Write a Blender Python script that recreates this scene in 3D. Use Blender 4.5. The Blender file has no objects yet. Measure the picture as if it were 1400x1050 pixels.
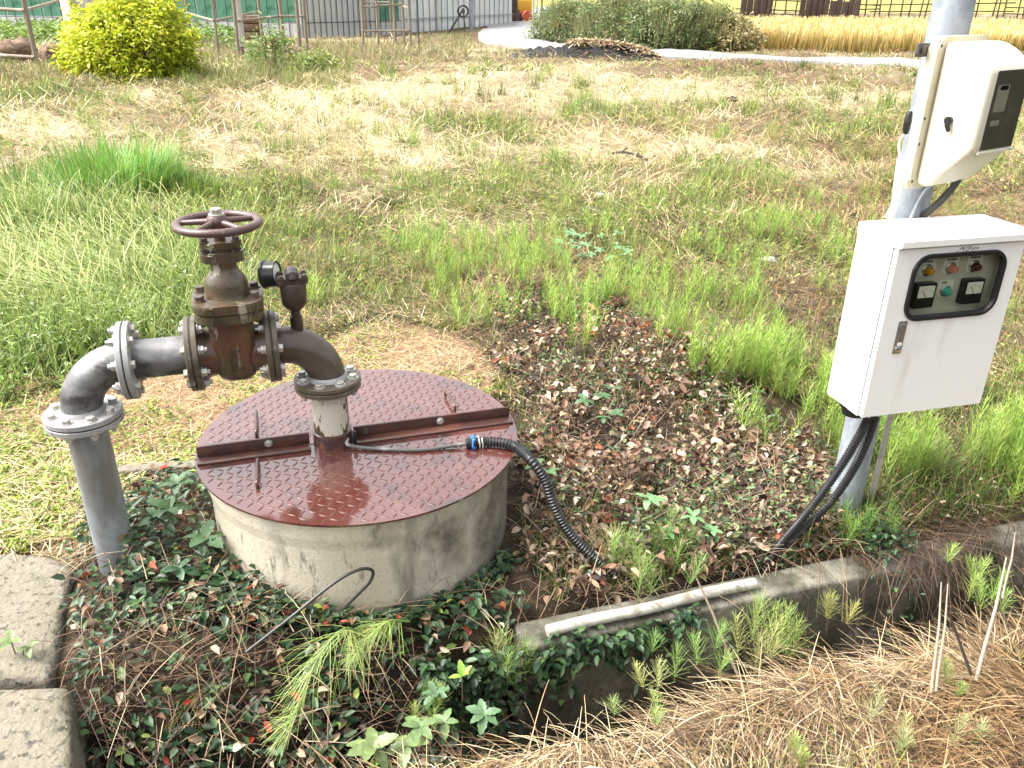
import bpy, bmesh, math, random
import numpy as np
from mathutils import Vector, Matrix
rng = np.random.default_rng(7)
random.seed(7)
SC = bpy.context.scene
COL = SC.collection
rad = math.radians
# ------------------------------------------------------------------ camera
FPX, PITCH, ROLL, CZ = 1140.0, rad(25.5), rad(0.8), 1.5      # focal length in photograph pixels
cam = bpy.data.objects.new('camera', bpy.data.cameras.new('camera'))
COL.objects.link(cam)
cam.data.sensor_width = 36.0
cam.data.lens = FPX / 1400 * 36.0
cam.data.clip_start, cam.data.clip_end = 0.05, 3000
cam.matrix_world = Matrix.Translation((0, 0, CZ)) @ Matrix.Rotation(math.pi / 2 - PITCH, 4, 'X') @ Matrix.Rotation(ROLL, 4, 'Z')
SC.camera = cam
# ------------------------------------------------------------------ sky, sun, exposure (wet overcast day)
SUN_EL, SUN_AZ = rad(54), rad(268)          # azimuth clockwise from +Y: the brighter part of the cloud is to the left, a little ahead
W = bpy.data.worlds.new('World'); SC.world = W; W.use_nodes = True
wn, wl = W.node_tree.nodes, W.node_tree.links
sky = wn.new('ShaderNodeTexSky'); sky.sky_type = 'NISHITA'; sky.sun_disc = False
sky.sun_elevation, sky.sun_rotation = SUN_EL, SUN_AZ
sky.dust_density, sky.ozone_density, sky.air_density = 7.0, 1.0, 1.0
hs = wn.new('ShaderNodeHueSaturation'); hs.inputs['Saturation'].default_value = 0.14
wl.new(sky.outputs[0], hs.inputs['Color']); wl.new(hs.outputs[0], wn['Background'].inputs[0])
wn['Background'].inputs[1].default_value = 0.15
sun = bpy.data.objects.new('sun', bpy.data.lights.new('sun', 'SUN')); COL.objects.link(sun)
sun.data.energy, sun.data.angle, sun.data.color = 1.0, rad(28), (1.0, 0.94, 0.84)
sd = Vector((math.sin(SUN_AZ) * math.cos(SUN_EL), math.cos(SUN_AZ) * math.cos(SUN_EL), math.sin(SUN_EL)))
sun.rotation_euler = sd.to_track_quat('Z', 'Y').to_euler(); sun.location = (0, 0, 8)
SC.view_settings.view_transform, SC.view_settings.look = 'Standard', 'None'
SC.view_settings.exposure, SC.view_settings.gamma = 1.76, 1.0
SC.view_settings.use_curve_mapping = False
cy = SC.cycles
cy.max_bounces, cy.diffuse_bounces, cy.glossy_bounces, cy.transmission_bounces, cy.transparent_max_bounces = 5, 2, 3, 4, 8

# ------------------------------------------------------------------ pixels of the photograph <-> places
cR, sR, cP, sP = math.cos(ROLL), math.sin(ROLL), math.cos(PITCH), math.sin(PITCH)
vR = np.array([cR, sR * sP, sR * cP]); vU = np.array([-sR, cR * sP, cR * cP]); vF = np.array([0, cP, -sP]); vC = np.array([0, 0, CZ])
def ray(u, v): return np.multiply.outer((np.asarray(u, float) - 700) / FPX, vR) - np.multiply.outer((np.asarray(v, float) - 525) / FPX, vU) + vF
def atz(u, v, z=0.0):
    d = ray(u, v); return vC + d * ((z - CZ) / d[..., 2])[..., None]
def aty(u, v, y):
    d = ray(u, v); return vC + d * (y / d[..., 1])[..., None]
def proj(p):
    q = np.asarray(p, float) - vC; k = q @ vF
    return 700 + FPX * (q @ vR) / k, 525 - FPX * (q @ vU) / k, k
YAW = rad(17.5)                              # ditch, pipes, well cover all run this way
cY, sY = math.cos(YAW), math.sin(YAW)
def st(x, y): return x * cY + y * sY, -x * sY + y * cY
def xy(s, t): return s * cY - t * sY, s * sY + t * cY
def sstep(a, b, x):
    q = np.clip((x - a) / (b - a), 0, 1); return q * q * (3 - 2 * q)
def vnoise(x, y, seed=0):
    x = np.asarray(x, float); y = np.asarray(y, float)
    xi = np.floor(x).astype(np.int64); yi = np.floor(y).astype(np.int64); fx = x - xi; fy = y - yi
    fx = fx * fx * (3 - 2 * fx); fy = fy * fy * (3 - 2 * fy)
    def h(a, b):
        n = (a * 374761393 + b * 668265263 + seed * 974711) & 0xffffffff
        n = ((n ^ (n >> 13)) * 1274126177) & 0xffffffff
        return ((n ^ (n >> 16)) & 0xffff) / 65535.0
    return (h(xi, yi) * (1 - fx) + h(xi + 1, yi) * fx) * (1 - fy) + (h(xi, yi + 1) * (1 - fx) + h(xi + 1, yi + 1) * fx) * fy
def fbm(x, y, seed=0, o=3): return sum(vnoise(x * 2 ** i, y * 2 ** i, seed + i) * .5 ** i for i in range(o)) / sum(.5 ** i for i in range(o))
def gz(x, y):
    x = np.asarray(x, float); y = np.asarray(y, float)
    s, t = st(x, y)
    z = (fbm(x * .9, y * .9, 3) - .5) * .17 * sstep(2.9, 5, t) + (fbm(x * .22, y * .22, 9) - .5) * .22 * sstep(6, 12, t) * (1 - sstep(15, 19, t))
    z = z + (fbm(x * 3, y * 3, 5) - .5) * .05 * sstep(1.7, 2.6, t)
    # the slope of dead leaves between well and pole
    z = z + .11 * np.exp(-((x - .62) / .42) ** 2 - ((y - 3.25) / .55) ** 2)
    k = sstep(.3, .55, s)
    right = -.5 * (1 - sstep(1.635, 1.65, t)) - .03 * (1 - sstep(1.65, 1.80, t)); left = -.36 * (1 - sstep(1.40, 1.80, t))
    d = right * k + left * (1 - k)
    b = (1 - sstep(1.15, 1.30, t + .05 * (vnoise(s * 3, 0 * s, 4) - .5))) * sstep(-.10, .12, s + (t - 1.2) * -1.0)
    bank = .0 + (fbm(s * 2.6, t * 2.6, 21) - .5) * .11
    return np.where(t < 1.7, d * (1 - b) + bank * b, z + d)

# ------------------------------------------------------------------ object helpers
def tag(o, label, cat, group=None):
    o['label'] = label; o['category'] = cat
    if group: o['group'] = group
    return o
def thing(name, label, cat, loc=(0, 0, 0), rz=0.0, group=None):
    o = bpy.data.objects.new(name, None); COL.objects.link(o); o.empty_display_size = .1
    o.location = loc; o.rotation_euler = (0, 0, rz)
    return tag(o, label, cat, group)
def link(name, me, parent=None, mtx=None):
    o = bpy.data.objects.new(name, me); COL.objects.link(o)
    if parent is not None: o.parent = parent
    if mtx is not None: o.matrix_local = mtx
    return o
def finish(bm, name, m, smooth=40):
    me = bpy.data.meshes.new(name)
    bmesh.ops.recalc_face_normals(bm, faces=bm.faces); bm.to_mesh(me); bm.free()
    if m is not None: me.materials.append(m)
    if smooth:
        me.shade_smooth(); me.set_sharp_from_angle(angle=rad(smooth))
    return me
def part(name, bm, m, parent=None, smooth=40): return link(name, finish(bm, name, m, smooth), parent)
def frame_to(d):
    d = Vector(d).normalized(); u = Vector((0, 0, 1)) if abs(d.z) < .95 else Vector((1, 0, 0))
    a = u.cross(d).normalized(); return a, d.cross(a)
def ring(bm, c, a, b, r, n, off=0.0): return [bm.verts.new(Vector(c) + (a * math.cos(2 * math.pi * i / n + off) + b * math.sin(2 * math.pi * i / n + off)) * r) for i in range(n)]
def skin(bm, r0, r1):
    n = len(r0)
    for i in range(n): bm.faces.new((r0[i], r0[(i + 1) % n], r1[(i + 1) % n], r1[i]))
def lathe(bm, o, d, prof, n=32, off=0.0, caps=(True, True)):
    a, b = frame_to(d); o = Vector(o); d = Vector(d).normalized(); last = None
    for i, (h, r) in enumerate(prof):
        rr = ring(bm, o + d * h, a, b, max(r, 1e-4), n, off)
        if last: skin(bm, last, rr)
        elif caps[0]: bm.faces.new(rr[::-1])
        last = rr
    if caps[1]: bm.faces.new(last)
    return bm
def tube(bm, pts, r, n=8, caps=True):
    pts = [Vector(p) for p in pts]; last = None; N = len(pts)
    a = None
    for i, p in enumerate(pts):
        d = (pts[min(i + 1, N - 1)] - pts[max(i - 1, 0)]).normalized()
        if a is None: a, b = frame_to(d)
        else:
            a = (a - d * a.dot(d)).normalized(); b = d.cross(a)
        rr = ring(bm, p, a, b, r[i] if hasattr(r, '__len__') else r, n)
        if last: skin(bm, last, rr)
        elif caps: bm.faces.new(rr[::-1])
        last = rr
    if caps: bm.faces.new(last)
    return bm
def spline(P, per=8):
    P = [Vector(p) for p in P]; P = [P[0] * 2 - P[1]] + P + [P[-1] * 2 - P[-2]]; out = []
    for i in range(1, len(P) - 2):
        for j in range(per):
            t = j / per; a, b, c, d = P[i - 1:i + 3]
            out.append(.5 * ((2 * b) + (c - a) * t + (2 * a - 5 * b + 4 * c - d) * t * t + (-a + 3 * b - 3 * c + d) * t ** 3))
    return out + [P[-2]]
def corrugated(path, r, pitch=.006, amp=.12, n=14):
    path = spline(path, 24); L = [0]
    for i in range(1, len(path)): L.append(L[-1] + (path[i] - path[i - 1]).length)
    m = int(L[-1] / pitch * 4); pts = []; rs = []; j = 0
    for i in range(m + 1):
        q = L[-1] * i / m
        while j < len(L) - 2 and L[j + 1] < q: j += 1
        f = (q - L[j]) / max(L[j + 1] - L[j], 1e-9); pts.append(path[j].lerp(path[j + 1], min(f, 1))); rs.append(r * (1 - amp * (i % 4 >= 2)))
    return tube(bmesh.new(), pts, rs, n)
def bx(bm, x0, x1, y0, y1, z0, z1, bev=0.0, seg=2):
    v = [bm.verts.new((x, y, z)) for x in (x0, x1) for y in (y0, y1) for z in (z0, z1)]
    fs = [bm.faces.new([v[i] for i in q]) for q in ((0, 1, 3, 2), (4, 6, 7, 5), (0, 4, 5, 1), (2, 3, 7, 6), (0, 2, 6, 4), (1, 5, 7, 3))]
    if bev:
        es = list({e for f_ in fs for e in f_.edges}); bmesh.ops.bevel(bm, geom=es, offset=bev, segments=seg, affect='EDGES', profile=.5)
    return bm
def rrect(w, h, r, n=6, cx=0, cy=0):
    out = []
    for (sx, sy, a0) in ((1, 1, 0), (-1, 1, 90), (-1, -1, 180), (1, -1, 270)):
        for i in range(n + 1):
            a = rad(a0 + 90 * i / n); out.append((cx + sx * (w / 2 - r) + r * math.cos(a), cy + sy * (h / 2 - r) + r * math.sin(a)))
    return out
def prism(bm, outline, f3, h0, h1, bev=0.0):
    a = [bm.verts.new(f3(u, v, h0)) for u, v in outline]; b = [bm.verts.new(f3(u, v, h1)) for u, v in outline]
    fs = [bm.faces.new(a[::-1]), bm.faces.new(b)]; skin(bm, a, b)
    if bev: bmesh.ops.bevel(bm, geom=list(fs[1].edges) + list(fs[0].edges), offset=bev, segments=2, affect='EDGES')
    return bm

# ------------------------------------------------------------------ materials
def mat(name, base, rough=.5, metal=0.0, layers=(), bump=(), coat=0.0, rvar=None, spec=.5, attr=False, trans=0.0, mix=.0):
    """base colour + noise layers (colour, scale(x,y,z), lo, hi[, roughness]) + bump (scale, strength, distance)"""
    m = bpy.data.materials.new(name); m.use_nodes = True; nt = m.node_tree; N, L = nt.nodes, nt.links
    p = N['Principled BSDF']; tc = N.new('ShaderNodeTexCoord')
    def noise(scale, detail=5):
        mp = N.new('ShaderNodeMapping'); L.new(tc.outputs['Object'], mp.inputs[0])
        mp.inputs['Scale'].default_value = scale if hasattr(scale, '__len__') else (scale,) * 3
        t = N.new('ShaderNodeTexNoise'); t.inputs['Scale'].default_value = 1; t.inputs['Detail'].default_value = min(detail, 4); t.inputs['Roughness'].default_value = .62
        L.new(mp.outputs[0], t.inputs['Vector']); return t.outputs[0]
    def ramp(src, lo, hi):
        r = N.new('ShaderNodeMapRange'); L.new(src, r.inputs[0]); r.inputs[1].default_value = lo; r.inputs[2].default_value = hi; return r.outputs[0]
    if attr:
        a = N.new('ShaderNodeAttribute'); a.attribute_name = 'Col'; c = a.outputs['Color']
    else:
        rgb = N.new('ShaderNodeRGB'); rgb.outputs[0].default_value = (*base, 1); c = rgb.outputs[0]
    rv = N.new('ShaderNodeValue'); rv.outputs[0].default_value = rough; rr = rv.outputs[0]
    for ly in layers:
        src = noise(ly[1])
        if len(ly) > 5:
            dp = N.new('ShaderNodeVectorMath'); dp.operation = 'DOT_PRODUCT'; L.new(tc.outputs['Object'], dp.inputs[0]); dp.inputs[1].default_value = ly[5]
            ad = N.new('ShaderNodeMath'); ad.operation = 'ADD'; L.new(src, ad.inputs[0]); L.new(dp.outputs['Value'], ad.inputs[1]); src = ad.outputs[0]
        fac = ramp(src, ly[2], ly[3]); mx = N.new('ShaderNodeMix'); mx.data_type = 'RGBA'
        L.new(fac, mx.inputs['Factor']); L.new(c, mx.inputs['A']); mx.inputs['B'].default_value = (*ly[0], 1); c = mx.outputs['Result']
        if len(ly) > 4 and ly[4] is not None:
            m2 = N.new('ShaderNodeMix'); L.new(fac, m2.inputs['Factor']); L.new(rr, m2.inputs['A']); m2.inputs['B'].default_value = ly[4]; rr = m2.outputs['Result']
    L.new(c, p.inputs['Base Color']); L.new(rr, p.inputs['Roughness'])
    p.inputs['Metallic'].default_value = metal; p.inputs['Specular IOR Level'].default_value = spec
    p.inputs['Coat Weight'].default_value = coat; p.inputs['Coat Roughness'].default_value = .12 if coat < .9 else .07; p.inputs['Coat IOR'].default_value = 1.5 if coat < .9 else 1.7
    prev = None
    for sc_, stg, dist in bump:
        b = N.new('ShaderNodeBump'); b.inputs['Strength'].default_value = stg; b.inputs['Distance'].default_value = dist
        L.new(noise(sc_, 6), b.inputs['Height'])
        if prev: L.new(prev, b.inputs['Normal'])
        prev = b.outputs[0]
    if prev: L.new(prev, p.inputs['Normal'])
    if trans:
        tr = N.new('ShaderNodeBsdfTranslucent'); L.new(c, tr.inputs[0]); ms = N.new('ShaderNodeMixShader'); ms.inputs[0].default_value = trans
        L.new(p.outputs[0], ms.inputs[1]); L.new(tr.outputs[0], ms.inputs[2]); L.new(ms.outputs[0], N['Material Output'].inputs[0])
    return m
MT = {}
MT['leaf'] = mat('foliage', (.1, .2, .05), .45, attr=True, trans=.28, spec=.4)
MT['glossleaf'] = mat('glossy_foliage', (.1, .2, .05), .42, attr=True, trans=.15, spec=.42)
MT['straw'] = mat('dry_straw', (.5, .4, .2), .6, attr=True, trans=.15, spec=.35)
MT['soil'] = mat('field_ground', (.2, .13, .08), .9, attr=True, spec=.15, layers=(((.20, .135, .075), (9, 9, 9), .52, .75), ((.055, .04, .025), (26, 26, 26), .55, .72), ((.42, .32, .17), (40, 40, 40), .62, .75)), bump=((45, .9, .03),))
MT['ring'] = mat('well_concrete', (.54, .48, .37), .8, layers=(((.66, .61, .49), (3, 3, 2), .42, .62), ((.13, .115, .088), (5, 5, 4), .50, .78, None, (.58, .10, .30)), ((.20, .175, .13), (9, 9, 1.6), .56, .72, None, (.15, 0, 0)), ((.15, .14, .11), (30, 30, 9), .6, .72), ((.36, .33, .27), (110, 110, 110), .55, .7)), bump=((140, .35, .004), (12, .2, .01)))  # gradient layers mix stains with painted shade on the right side
MT['conc'] = mat('weathered_concrete', (.185, .163, .12), .88, layers=(((.24, .215, .17), (6, 6, 6), .48, .66), ((.07, .07, .038), (5, 5, 5), .50, .66), ((.05, .046, .034), (50, 50, 50), .54, .66), ((.27, .245, .205), (75, 75, 75), .63, .7)), bump=((70, .8, .008), (10, .4, .02)))
MT['wall'] = mat('ditch_concrete', (.075, .068, .048), .85, layers=(((.24, .225, .18), (5, 5, 5), .58, .82, None, (0, 0, .35)), ((.03, .034, .014), (7, 7, 3), .48, .66), ((.05, .05, .035), (45, 45, 45), .58, .7)), bump=((60, .7, .008),))
MT['lid'] = mat('wet_red_brown_paint', (.085, .026, .020), .10, layers=(((.11, .040, .033), (5, 5, 5), .45, .65, .20), ((.034, .014, .012), (6, 6, 6), .50, .66, .05), ((.12, .038, .015), (20, 20, 20), .68, .77, .3)), bump=((9, .05, .004),), coat=1.0)
MT['tread'] = mat('wet_red_brown_tread', (.08, .028, .022), .34, layers=(((.05, .019, .015), (6, 6, 6), .5, .68, .14), ((.13, .06, .042), (60, 60, 60), .62, .72)), coat=0.0, spec=.4)
MT['lidbar'] = mat('rusting_angle_iron', (.055, .026, .022), .28, layers=(((.11, .045, .03), (12, 12, 40), .45, .65), ((.16, .06, .025), (30, 30, 30), .62, .72)), bump=((60, .3, .003),), coat=.15)
MT['rust'] = mat('brown_valve_iron', (.075, .043, .027), .30, layers=(((.085, .070, .032), (9, 9, 9), .46, .6), ((.11, .05, .03), (7, 7, 5), .54, .68), ((.042, .03, .022), (22, 22, 7), .56, .68), ((.24, .20, .155), (30, 30, 9), .60, .68, .5), ((.03, .022, .016), (60, 60, 60), .58, .68, .6)), bump=((90, .6, .003), (18, .25, .008)), coat=.15)
MT['flangebrown'] = mat('mossy_brown_flange', (.085, .065, .042), .4, layers=(((.125, .10, .07), (15, 15, 15), .48, .65), ((.06, .048, .028), (25, 25, 25), .52, .66), ((.33, .31, .27), (40, 40, 40), .64, .72)), bump=((110, .4, .002),), coat=.15)
MT['elbowbrown'] = mat('brown_painted_elbow', (.065, .045, .033), .36, layers=(((.10, .073, .055), (6, 6, 6), .48, .66), ((.06, .042, .03), (14, 14, 8), .54, .7)), bump=((120, .2, .0015),), coat=.2)
MT['olive'] = mat('mossy_valve_bonnet', (.070, .056, .030), .32, layers=(((.10, .062, .036), (11, 11, 8), .48, .62), ((.040, .034, .018), (20, 20, 9), .54, .66), ((.34, .29, .22), (26, 26, 6), .62, .69, .5), ((.028, .022, .015), (70, 70, 70), .60, .68, .6)), bump=((90, .6, .003), (18, .25, .008)), coat=.25)
MT['airv'] = mat('dark_rust_air_valve', (.045, .029, .023), .4, layers=(((.075, .05, .04), (25, 25, 25), .5, .66), ((.02, .014, .011), (18, 18, 9), .54, .68)), bump=((90, .4, .002),), coat=.15)
MT['wheel'] = mat('rusty_wheel', (.085, .047, .042), .36, layers=(((.075, .04, .034), (30, 30, 30), .48, .62), ((.22, .15, .13), (50, 50, 50), .62, .72)), bump=((150, .5, .002),), coat=.15)
MT['galv'] = mat('galvanised_steel', (.165, .165, .163), .44, .4, layers=(((.29, .29, .285), (9, 9, 12), .48, .62), ((.075, .072, .068), (8, 8, 14), .50, .62), ((.23, .20, .17), (35, 35, 35), .64, .72)), bump=((130, .2, .001),))
MT['galvflange'] = mat('pale_galvanised_flange', (.33, .33, .32), .5, .3, layers=(((.45, .45, .44), (12, 12, 12), .5, .64), ((.17, .16, .15), (22, 22, 22), .56, .68), ((.20, .13, .09), (30, 30, 30), .66, .72)))
MT['greypaint'] = mat('grey_pipe_paint', (.21, .23, .245), .5, layers=(((.30, .325, .34), (6, 6, 4), .47, .6), ((.15, .148, .13), (9, 9, 4), .53, .66), ((.15, .135, .11), (40, 40, 40), .66, .72)), bump=((80, .2, .002),))
MT['cream'] = mat('peeling_cream_paint', (.56, .52, .43), .5, layers=(((.40, .37, .30), (14, 14, 7), .5, .66), ((.085, .056, .032), (14, 14, 6), .53, .55), ((.05, .045, .04), (45, 45, 45), .64, .68)), bump=((60, .3, .002),))
MT['bolt'] = mat('zinc_bolt', (.48, .47, .43), .38, .5, layers=(((.24, .20, .15), (60, 60, 60), .56, .68),))
MT['darkbolt'] = mat('rusty_bolt', (.085, .06, .045), .4, .2, layers=(((.22, .19, .16), (70, 70, 70), .58, .7),))
MT['gasket'] = mat('black_gasket', (.02, .02, .02), .6)
MT['blackplastic'] = mat('black_corrugated_plastic', (.014, .014, .015), .38, layers=(((.05, .045, .04), (20, 20, 20), .56, .75),))
MT['cable'] = mat('grey_cable_sheath', (.10, .095, .09), .35, layers=(((.38, .36, .33), (9, 9, 9), .5, .62),))
MT['blackcable'] = mat('black_cable', (.03, .028, .025), .45)
MT['blue'] = mat('blue_twine', (.03, .16, .52), .6)
MT['twine'] = mat('white_tie', (.75, .73, .68), .5)
MT['white'] = mat('white_cabinet_paint', (.80, .80, .765), .35, layers=(((.66, .645, .595), (16, 16, 2.2), .56, .80), ((.42, .39, .33), (70, 70, 30), .70, .78)), coat=.1)
MT['beige'] = mat('cream_meter_plastic', (.68, .64, .51), .38, layers=(((.52, .45, .33), (13, 13, 9), .62, .76), ((.78, .75, .63), (5, 5, 5), .5, .7)))
MT['beigeplate'] = mat('cream_back_plate', (.66, .60, .44), .4, layers=(((.52, .45, .31), (10, 10, 6), .55, .75),))
MT['pole'] = mat('galvanised_pole', (.30, .33, .37), .5, .3, layers=(((.38, .42, .46), (22, 22, 12), .48, .6), ((.21, .235, .26), (12, 12, 5), .54, .66)))
MT['rubber'] = mat('black_rubber', (.012, .012, .012), .4)
MT['panelgrey'] = mat('grey_panel', (.60, .59, .53), .5, layers=(((.40, .38, .33), (12, 12, 12), .55, .75),))
MT['black'] = mat('black_meter_case', (.018, .018, .018), .3)
MT['dial'] = mat('white_dial', (.82, .82, .80), .4)
MT['ink'] = mat('dark_print', (.03, .03, .03), .6)
MT['greyink'] = mat('worn_grey_print', (.22, .21, .19), .6, layers=(((.65, .64, .60), (180, 180, 180), .5, .6),))
MT['chrome'] = mat('steel_trim', (.55, .54, .52), .25, .9)
MT['amber'] = mat('amber_lens', (.55, .28, .04), .25, coat=.5)
MT['pink'] = mat('pink_lens', (.62, .25, .20), .25, coat=.5)
MT['brown'] = mat('dark_red_lens', (.075, .025, .015), .2, coat=.5)
MT['teal'] = mat('teal_button', (.05, .36, .33), .3, coat=.3)
MT['pvc'] = mat('dirty_white_pvc', (.46, .44, .385), .45, layers=(((.24, .21, .16), (18, 18, 18), .52, .66),))
MT['road'] = mat('wet_concrete_road', (.30, .295, .29), .42, layers=(((.38, .375, .36), (.6, .6, .6), .45, .65), ((.22, .215, .21), (2, 2, 2), .55, .7)))
MT['rustpipe'] = mat('weathered_steel_pipe', (.24, .20, .15), .6, .2, layers=(((.36, .33, .28), (3, 3, 1.5), .48, .62), ((.12, .08, .055), (6, 6, 2), .55, .68)))
MT['darkpipe'] = mat('dark_hoop_pipe', (.05, .055, .05), .5)
MT['film'] = mat('white_greenhouse_film', (.84, .86, .86), .4, layers=(((.70, .76, .76), (.7, .7, .25), .50, .68), ((.88, .89, .88), (1.8, 1.8, .4), .52, .7)), trans=.5)
MT['net'] = mat('green_shade_net', (.17, .42, .29), .6, layers=(((.42, .60, .52), (1.2, 1.2, .25), .48, .62), ((.07, .24, .14), (1.5, 1.5, 1.6), .50, .64)), trans=.4)
MT['pale'] = mat('pale_wrapped_post', (.62, .60, .56), .6, layers=(((.46, .44, .40), (5, 5, 2), .5, .66),))
MT['bale'] = mat('brown_bale', (.16, .10, .065), .9, layers=(((.26, .18, .12), (12, 12, 20), .5, .65), ((.07, .045, .03), (16, 16, 30), .54, .66)), bump=((25, .8, .03),))
MT['darkwood'] = mat('dark_brown_boards', (.055, .034, .028), .8, layers=(((.10, .07, .055), (6, 6, 1.5), .5, .68),))
MT['bamboo'] = mat('brown_fence_pole', (.10, .065, .042), .8, layers=(((.17, .12, .08), (5, 5, 5), .5, .66),))
MT['yellow'] = mat('yellow_machine_paint', (.62, .33, .03), .45)
MT['red'] = mat('red_machine_paint', (.45, .07, .03), .45)
MT['char'] = mat('charred_husk', (.012, .011, .011), .8, bump=((20, .9, .05),), layers=(((.04, .036, .033), (25, 25, 25), .52, .68),))
MT['bark'] = mat('grey_bark', (.14, .10, .07), .85, bump=((40, .6, .01),))
MT['darktwig'] = mat('dark_twig', (.03, .022, .016), .8)
MT['palestem'] = mat('bleached_dry_stem', (.36, .31, .24), .7)
MT['litter'] = mat('white_litter', (.8, .8, .8), .5)
def glass(name, tint, fac=.16, rough=.03):
    m = bpy.data.materials.new(name); m.use_nodes = True; N, L = m.node_tree.nodes, m.node_tree.links
    t = N.new('ShaderNodeBsdfTransparent'); t.inputs[0].default_value = (*tint, 1); g = N.new('ShaderNodeBsdfGlossy'); g.inputs['Roughness'].default_value = rough
    ms = N.new('ShaderNodeMixShader'); ms.inputs[0].default_value = fac
    L.new(t.outputs[0], ms.inputs[1]); L.new(g.outputs[0], ms.inputs[2]); L.new(ms.outputs[0], N['Material Output'].inputs[0]); return m
MT['glass'] = glass('window_pane', (.86, .87, .82), .08)
MT['smoke'] = glass('dusty_meter_window', (.62, .62, .56), .05)

# ------------------------------------------------------------------ ground sheet
def pip(u, v, poly):
    ins = np.zeros(np.shape(u), bool); n = len(poly)
    for i in range(n):
        x1, y1 = poly[i]; x2, y2 = poly[i - 1]
        c = ((y1 > v) != (y2 > v)) & (u < (x2 - x1) * (v - y1) / (y2 - y1 + 1e-12) + x1); ins ^= c
    return ins
P_DEAD = [(700, 520), (672, 440), (740, 395), (850, 425), (960, 490), (1060, 570), (1140, 640), (1150, 720), (1060, 770), (880, 815), (760, 850), (705, 700)]
P_SOIL = [(-400, 545), (60, 535), (200, 512), (400, 470), (520, 440), (640, 460), (700, 520), (640, 545), (420, 560), (300, 610), (170, 640), (90, 600), (-400, 640)]
P_LUSH = [(-700, 285), (120, 280), (260, 305), (345, 335), (365, 430), (310, 480), (200, 500), (60, 525), (-700, 575)]
P_VINE = [(180, 700), (262, 676), (300, 720), (330, 800), (420, 850), (540, 860), (690, 835), (740, 850), (790, 890), (770, 930), (560, 1010), (430, 1090), (110, 1090), (104, 900), (112, 760)]
P_RIGHT = [(1120, 560), (1250, 540), (1900, 470), (1900, 760), (1400, 730), (1140, 770), (1060, 770), (1130, 700)]
P_LGRASS = [(-500, 610), (90, 600), (170, 640), (290, 615), (275, 655), (170, 680), (110, 760), (0, 760), (-500, 800)]
BAND = [(560, 345), (640, 370), (730, 385), (810, 415), (890, 460), (960, 510), (1030, 545), (1100, 580), (1160, 590)]
def band_d(u, v):
    d = np.full(np.shape(u), 1e9)
    for (a, b), (c, e) in zip(BAND[:-1], BAND[1:]):
        tt = np.clip(((u - a) * (c - a) + (v - b) * (e - b)) / ((c - a) ** 2 + (e - b) ** 2), 0, 1)
        d = np.minimum(d, np.hypot(u - a - tt * (c - a), v - b - tt * (e - b)))
    return d
CREAM = [(480, 205, 110, 34), (330, 215, 60, 22), (580, 130, 130, 20), (430, 150, 70, 14), (640, 215, 60, 16), (790, 132, 90, 15), (930, 130, 60, 12), (980, 205, 70, 14), (1195, 133, 40, 8), (1120, 235, 60, 14), (660, 310, 80, 16), (90, 195, 90, 18), (700, 330, 60, 12), (540, 235, 70, 22), (850, 205, 60, 12)]
BROWN = [(880, 195, 60, 26), (1000, 180, 90, 18), (900, 245, 50, 22), (1130, 215, 90, 24), (1160, 285, 45, 22), (470, 110, 50, 10), (1040, 90, 110, 10), (1090, 330, 60, 18), (650, 145, 60, 9), (1330, 300, 80, 60), (1330, 420, 60, 60), (1100, 440, 50, 34)]
GREEN = [(640, 178, 70, 12), (720, 240, 90, 22), (620, 280, 80, 20), (900, 285, 90, 18), (1050, 310, 90, 26), (850, 155, 60, 10), (1180, 185, 60, 10), (1020, 240, 60, 16), (800, 320, 60, 24), (930, 350, 90, 22), (1250, 350, 150, 30), (500, 150, 40, 8), (30, 140, 90, 14), (300, 265, 120, 18)]
def blobs(B, u, v): return sum(np.exp(-((u - a) / c) ** 2 - ((v - b) / d) ** 2) for a, b, c, d in B)
def field_mix(x, y):
    """0..1 shares of cream straw, brown straw, green for the mown field; follows the patches seen in the photograph"""
    u, v, _ = proj(np.stack([x, y, 0 * x], -1))
    ju, jv = u + (fbm(x * 2.2, y * 2.2, 31) - .5) * 90, v + (fbm(x * 1.5, y * 1.5, 41) - .5) * 34
    n = fbm(x * .8 + 7, y * .8, 51, 4); n2 = fbm(x * 1.1, y * 1.1 + 40, 61, 4)
    cr = .16 + 2.4 * blobs(CREAM, ju, jv) + 3.6 * np.clip(n - .52, 0, 1)
    br = .20 + 1.3 * blobs(BROWN, ju, jv) + 2.4 * np.clip(.50 - n, 0, 1)
    gr = .20 + 1.3 * blobs(GREEN, ju, jv) + 3.6 * np.clip(n2 - .53, 0, 1) + .25 * sstep(280, 420, v)
    near = sstep(235, 330, v + (fbm(x * 1.2, y * 1.2, 141) - .5) * 120)
    cr = cr * (1 - .6 * near); br = br * (1 + .5 * near)
    cr, br, gr = cr ** 1.7, br ** 1.7, gr ** 1.7
    t = cr + br + gr
    return cr / t, br / t, gr / t
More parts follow.
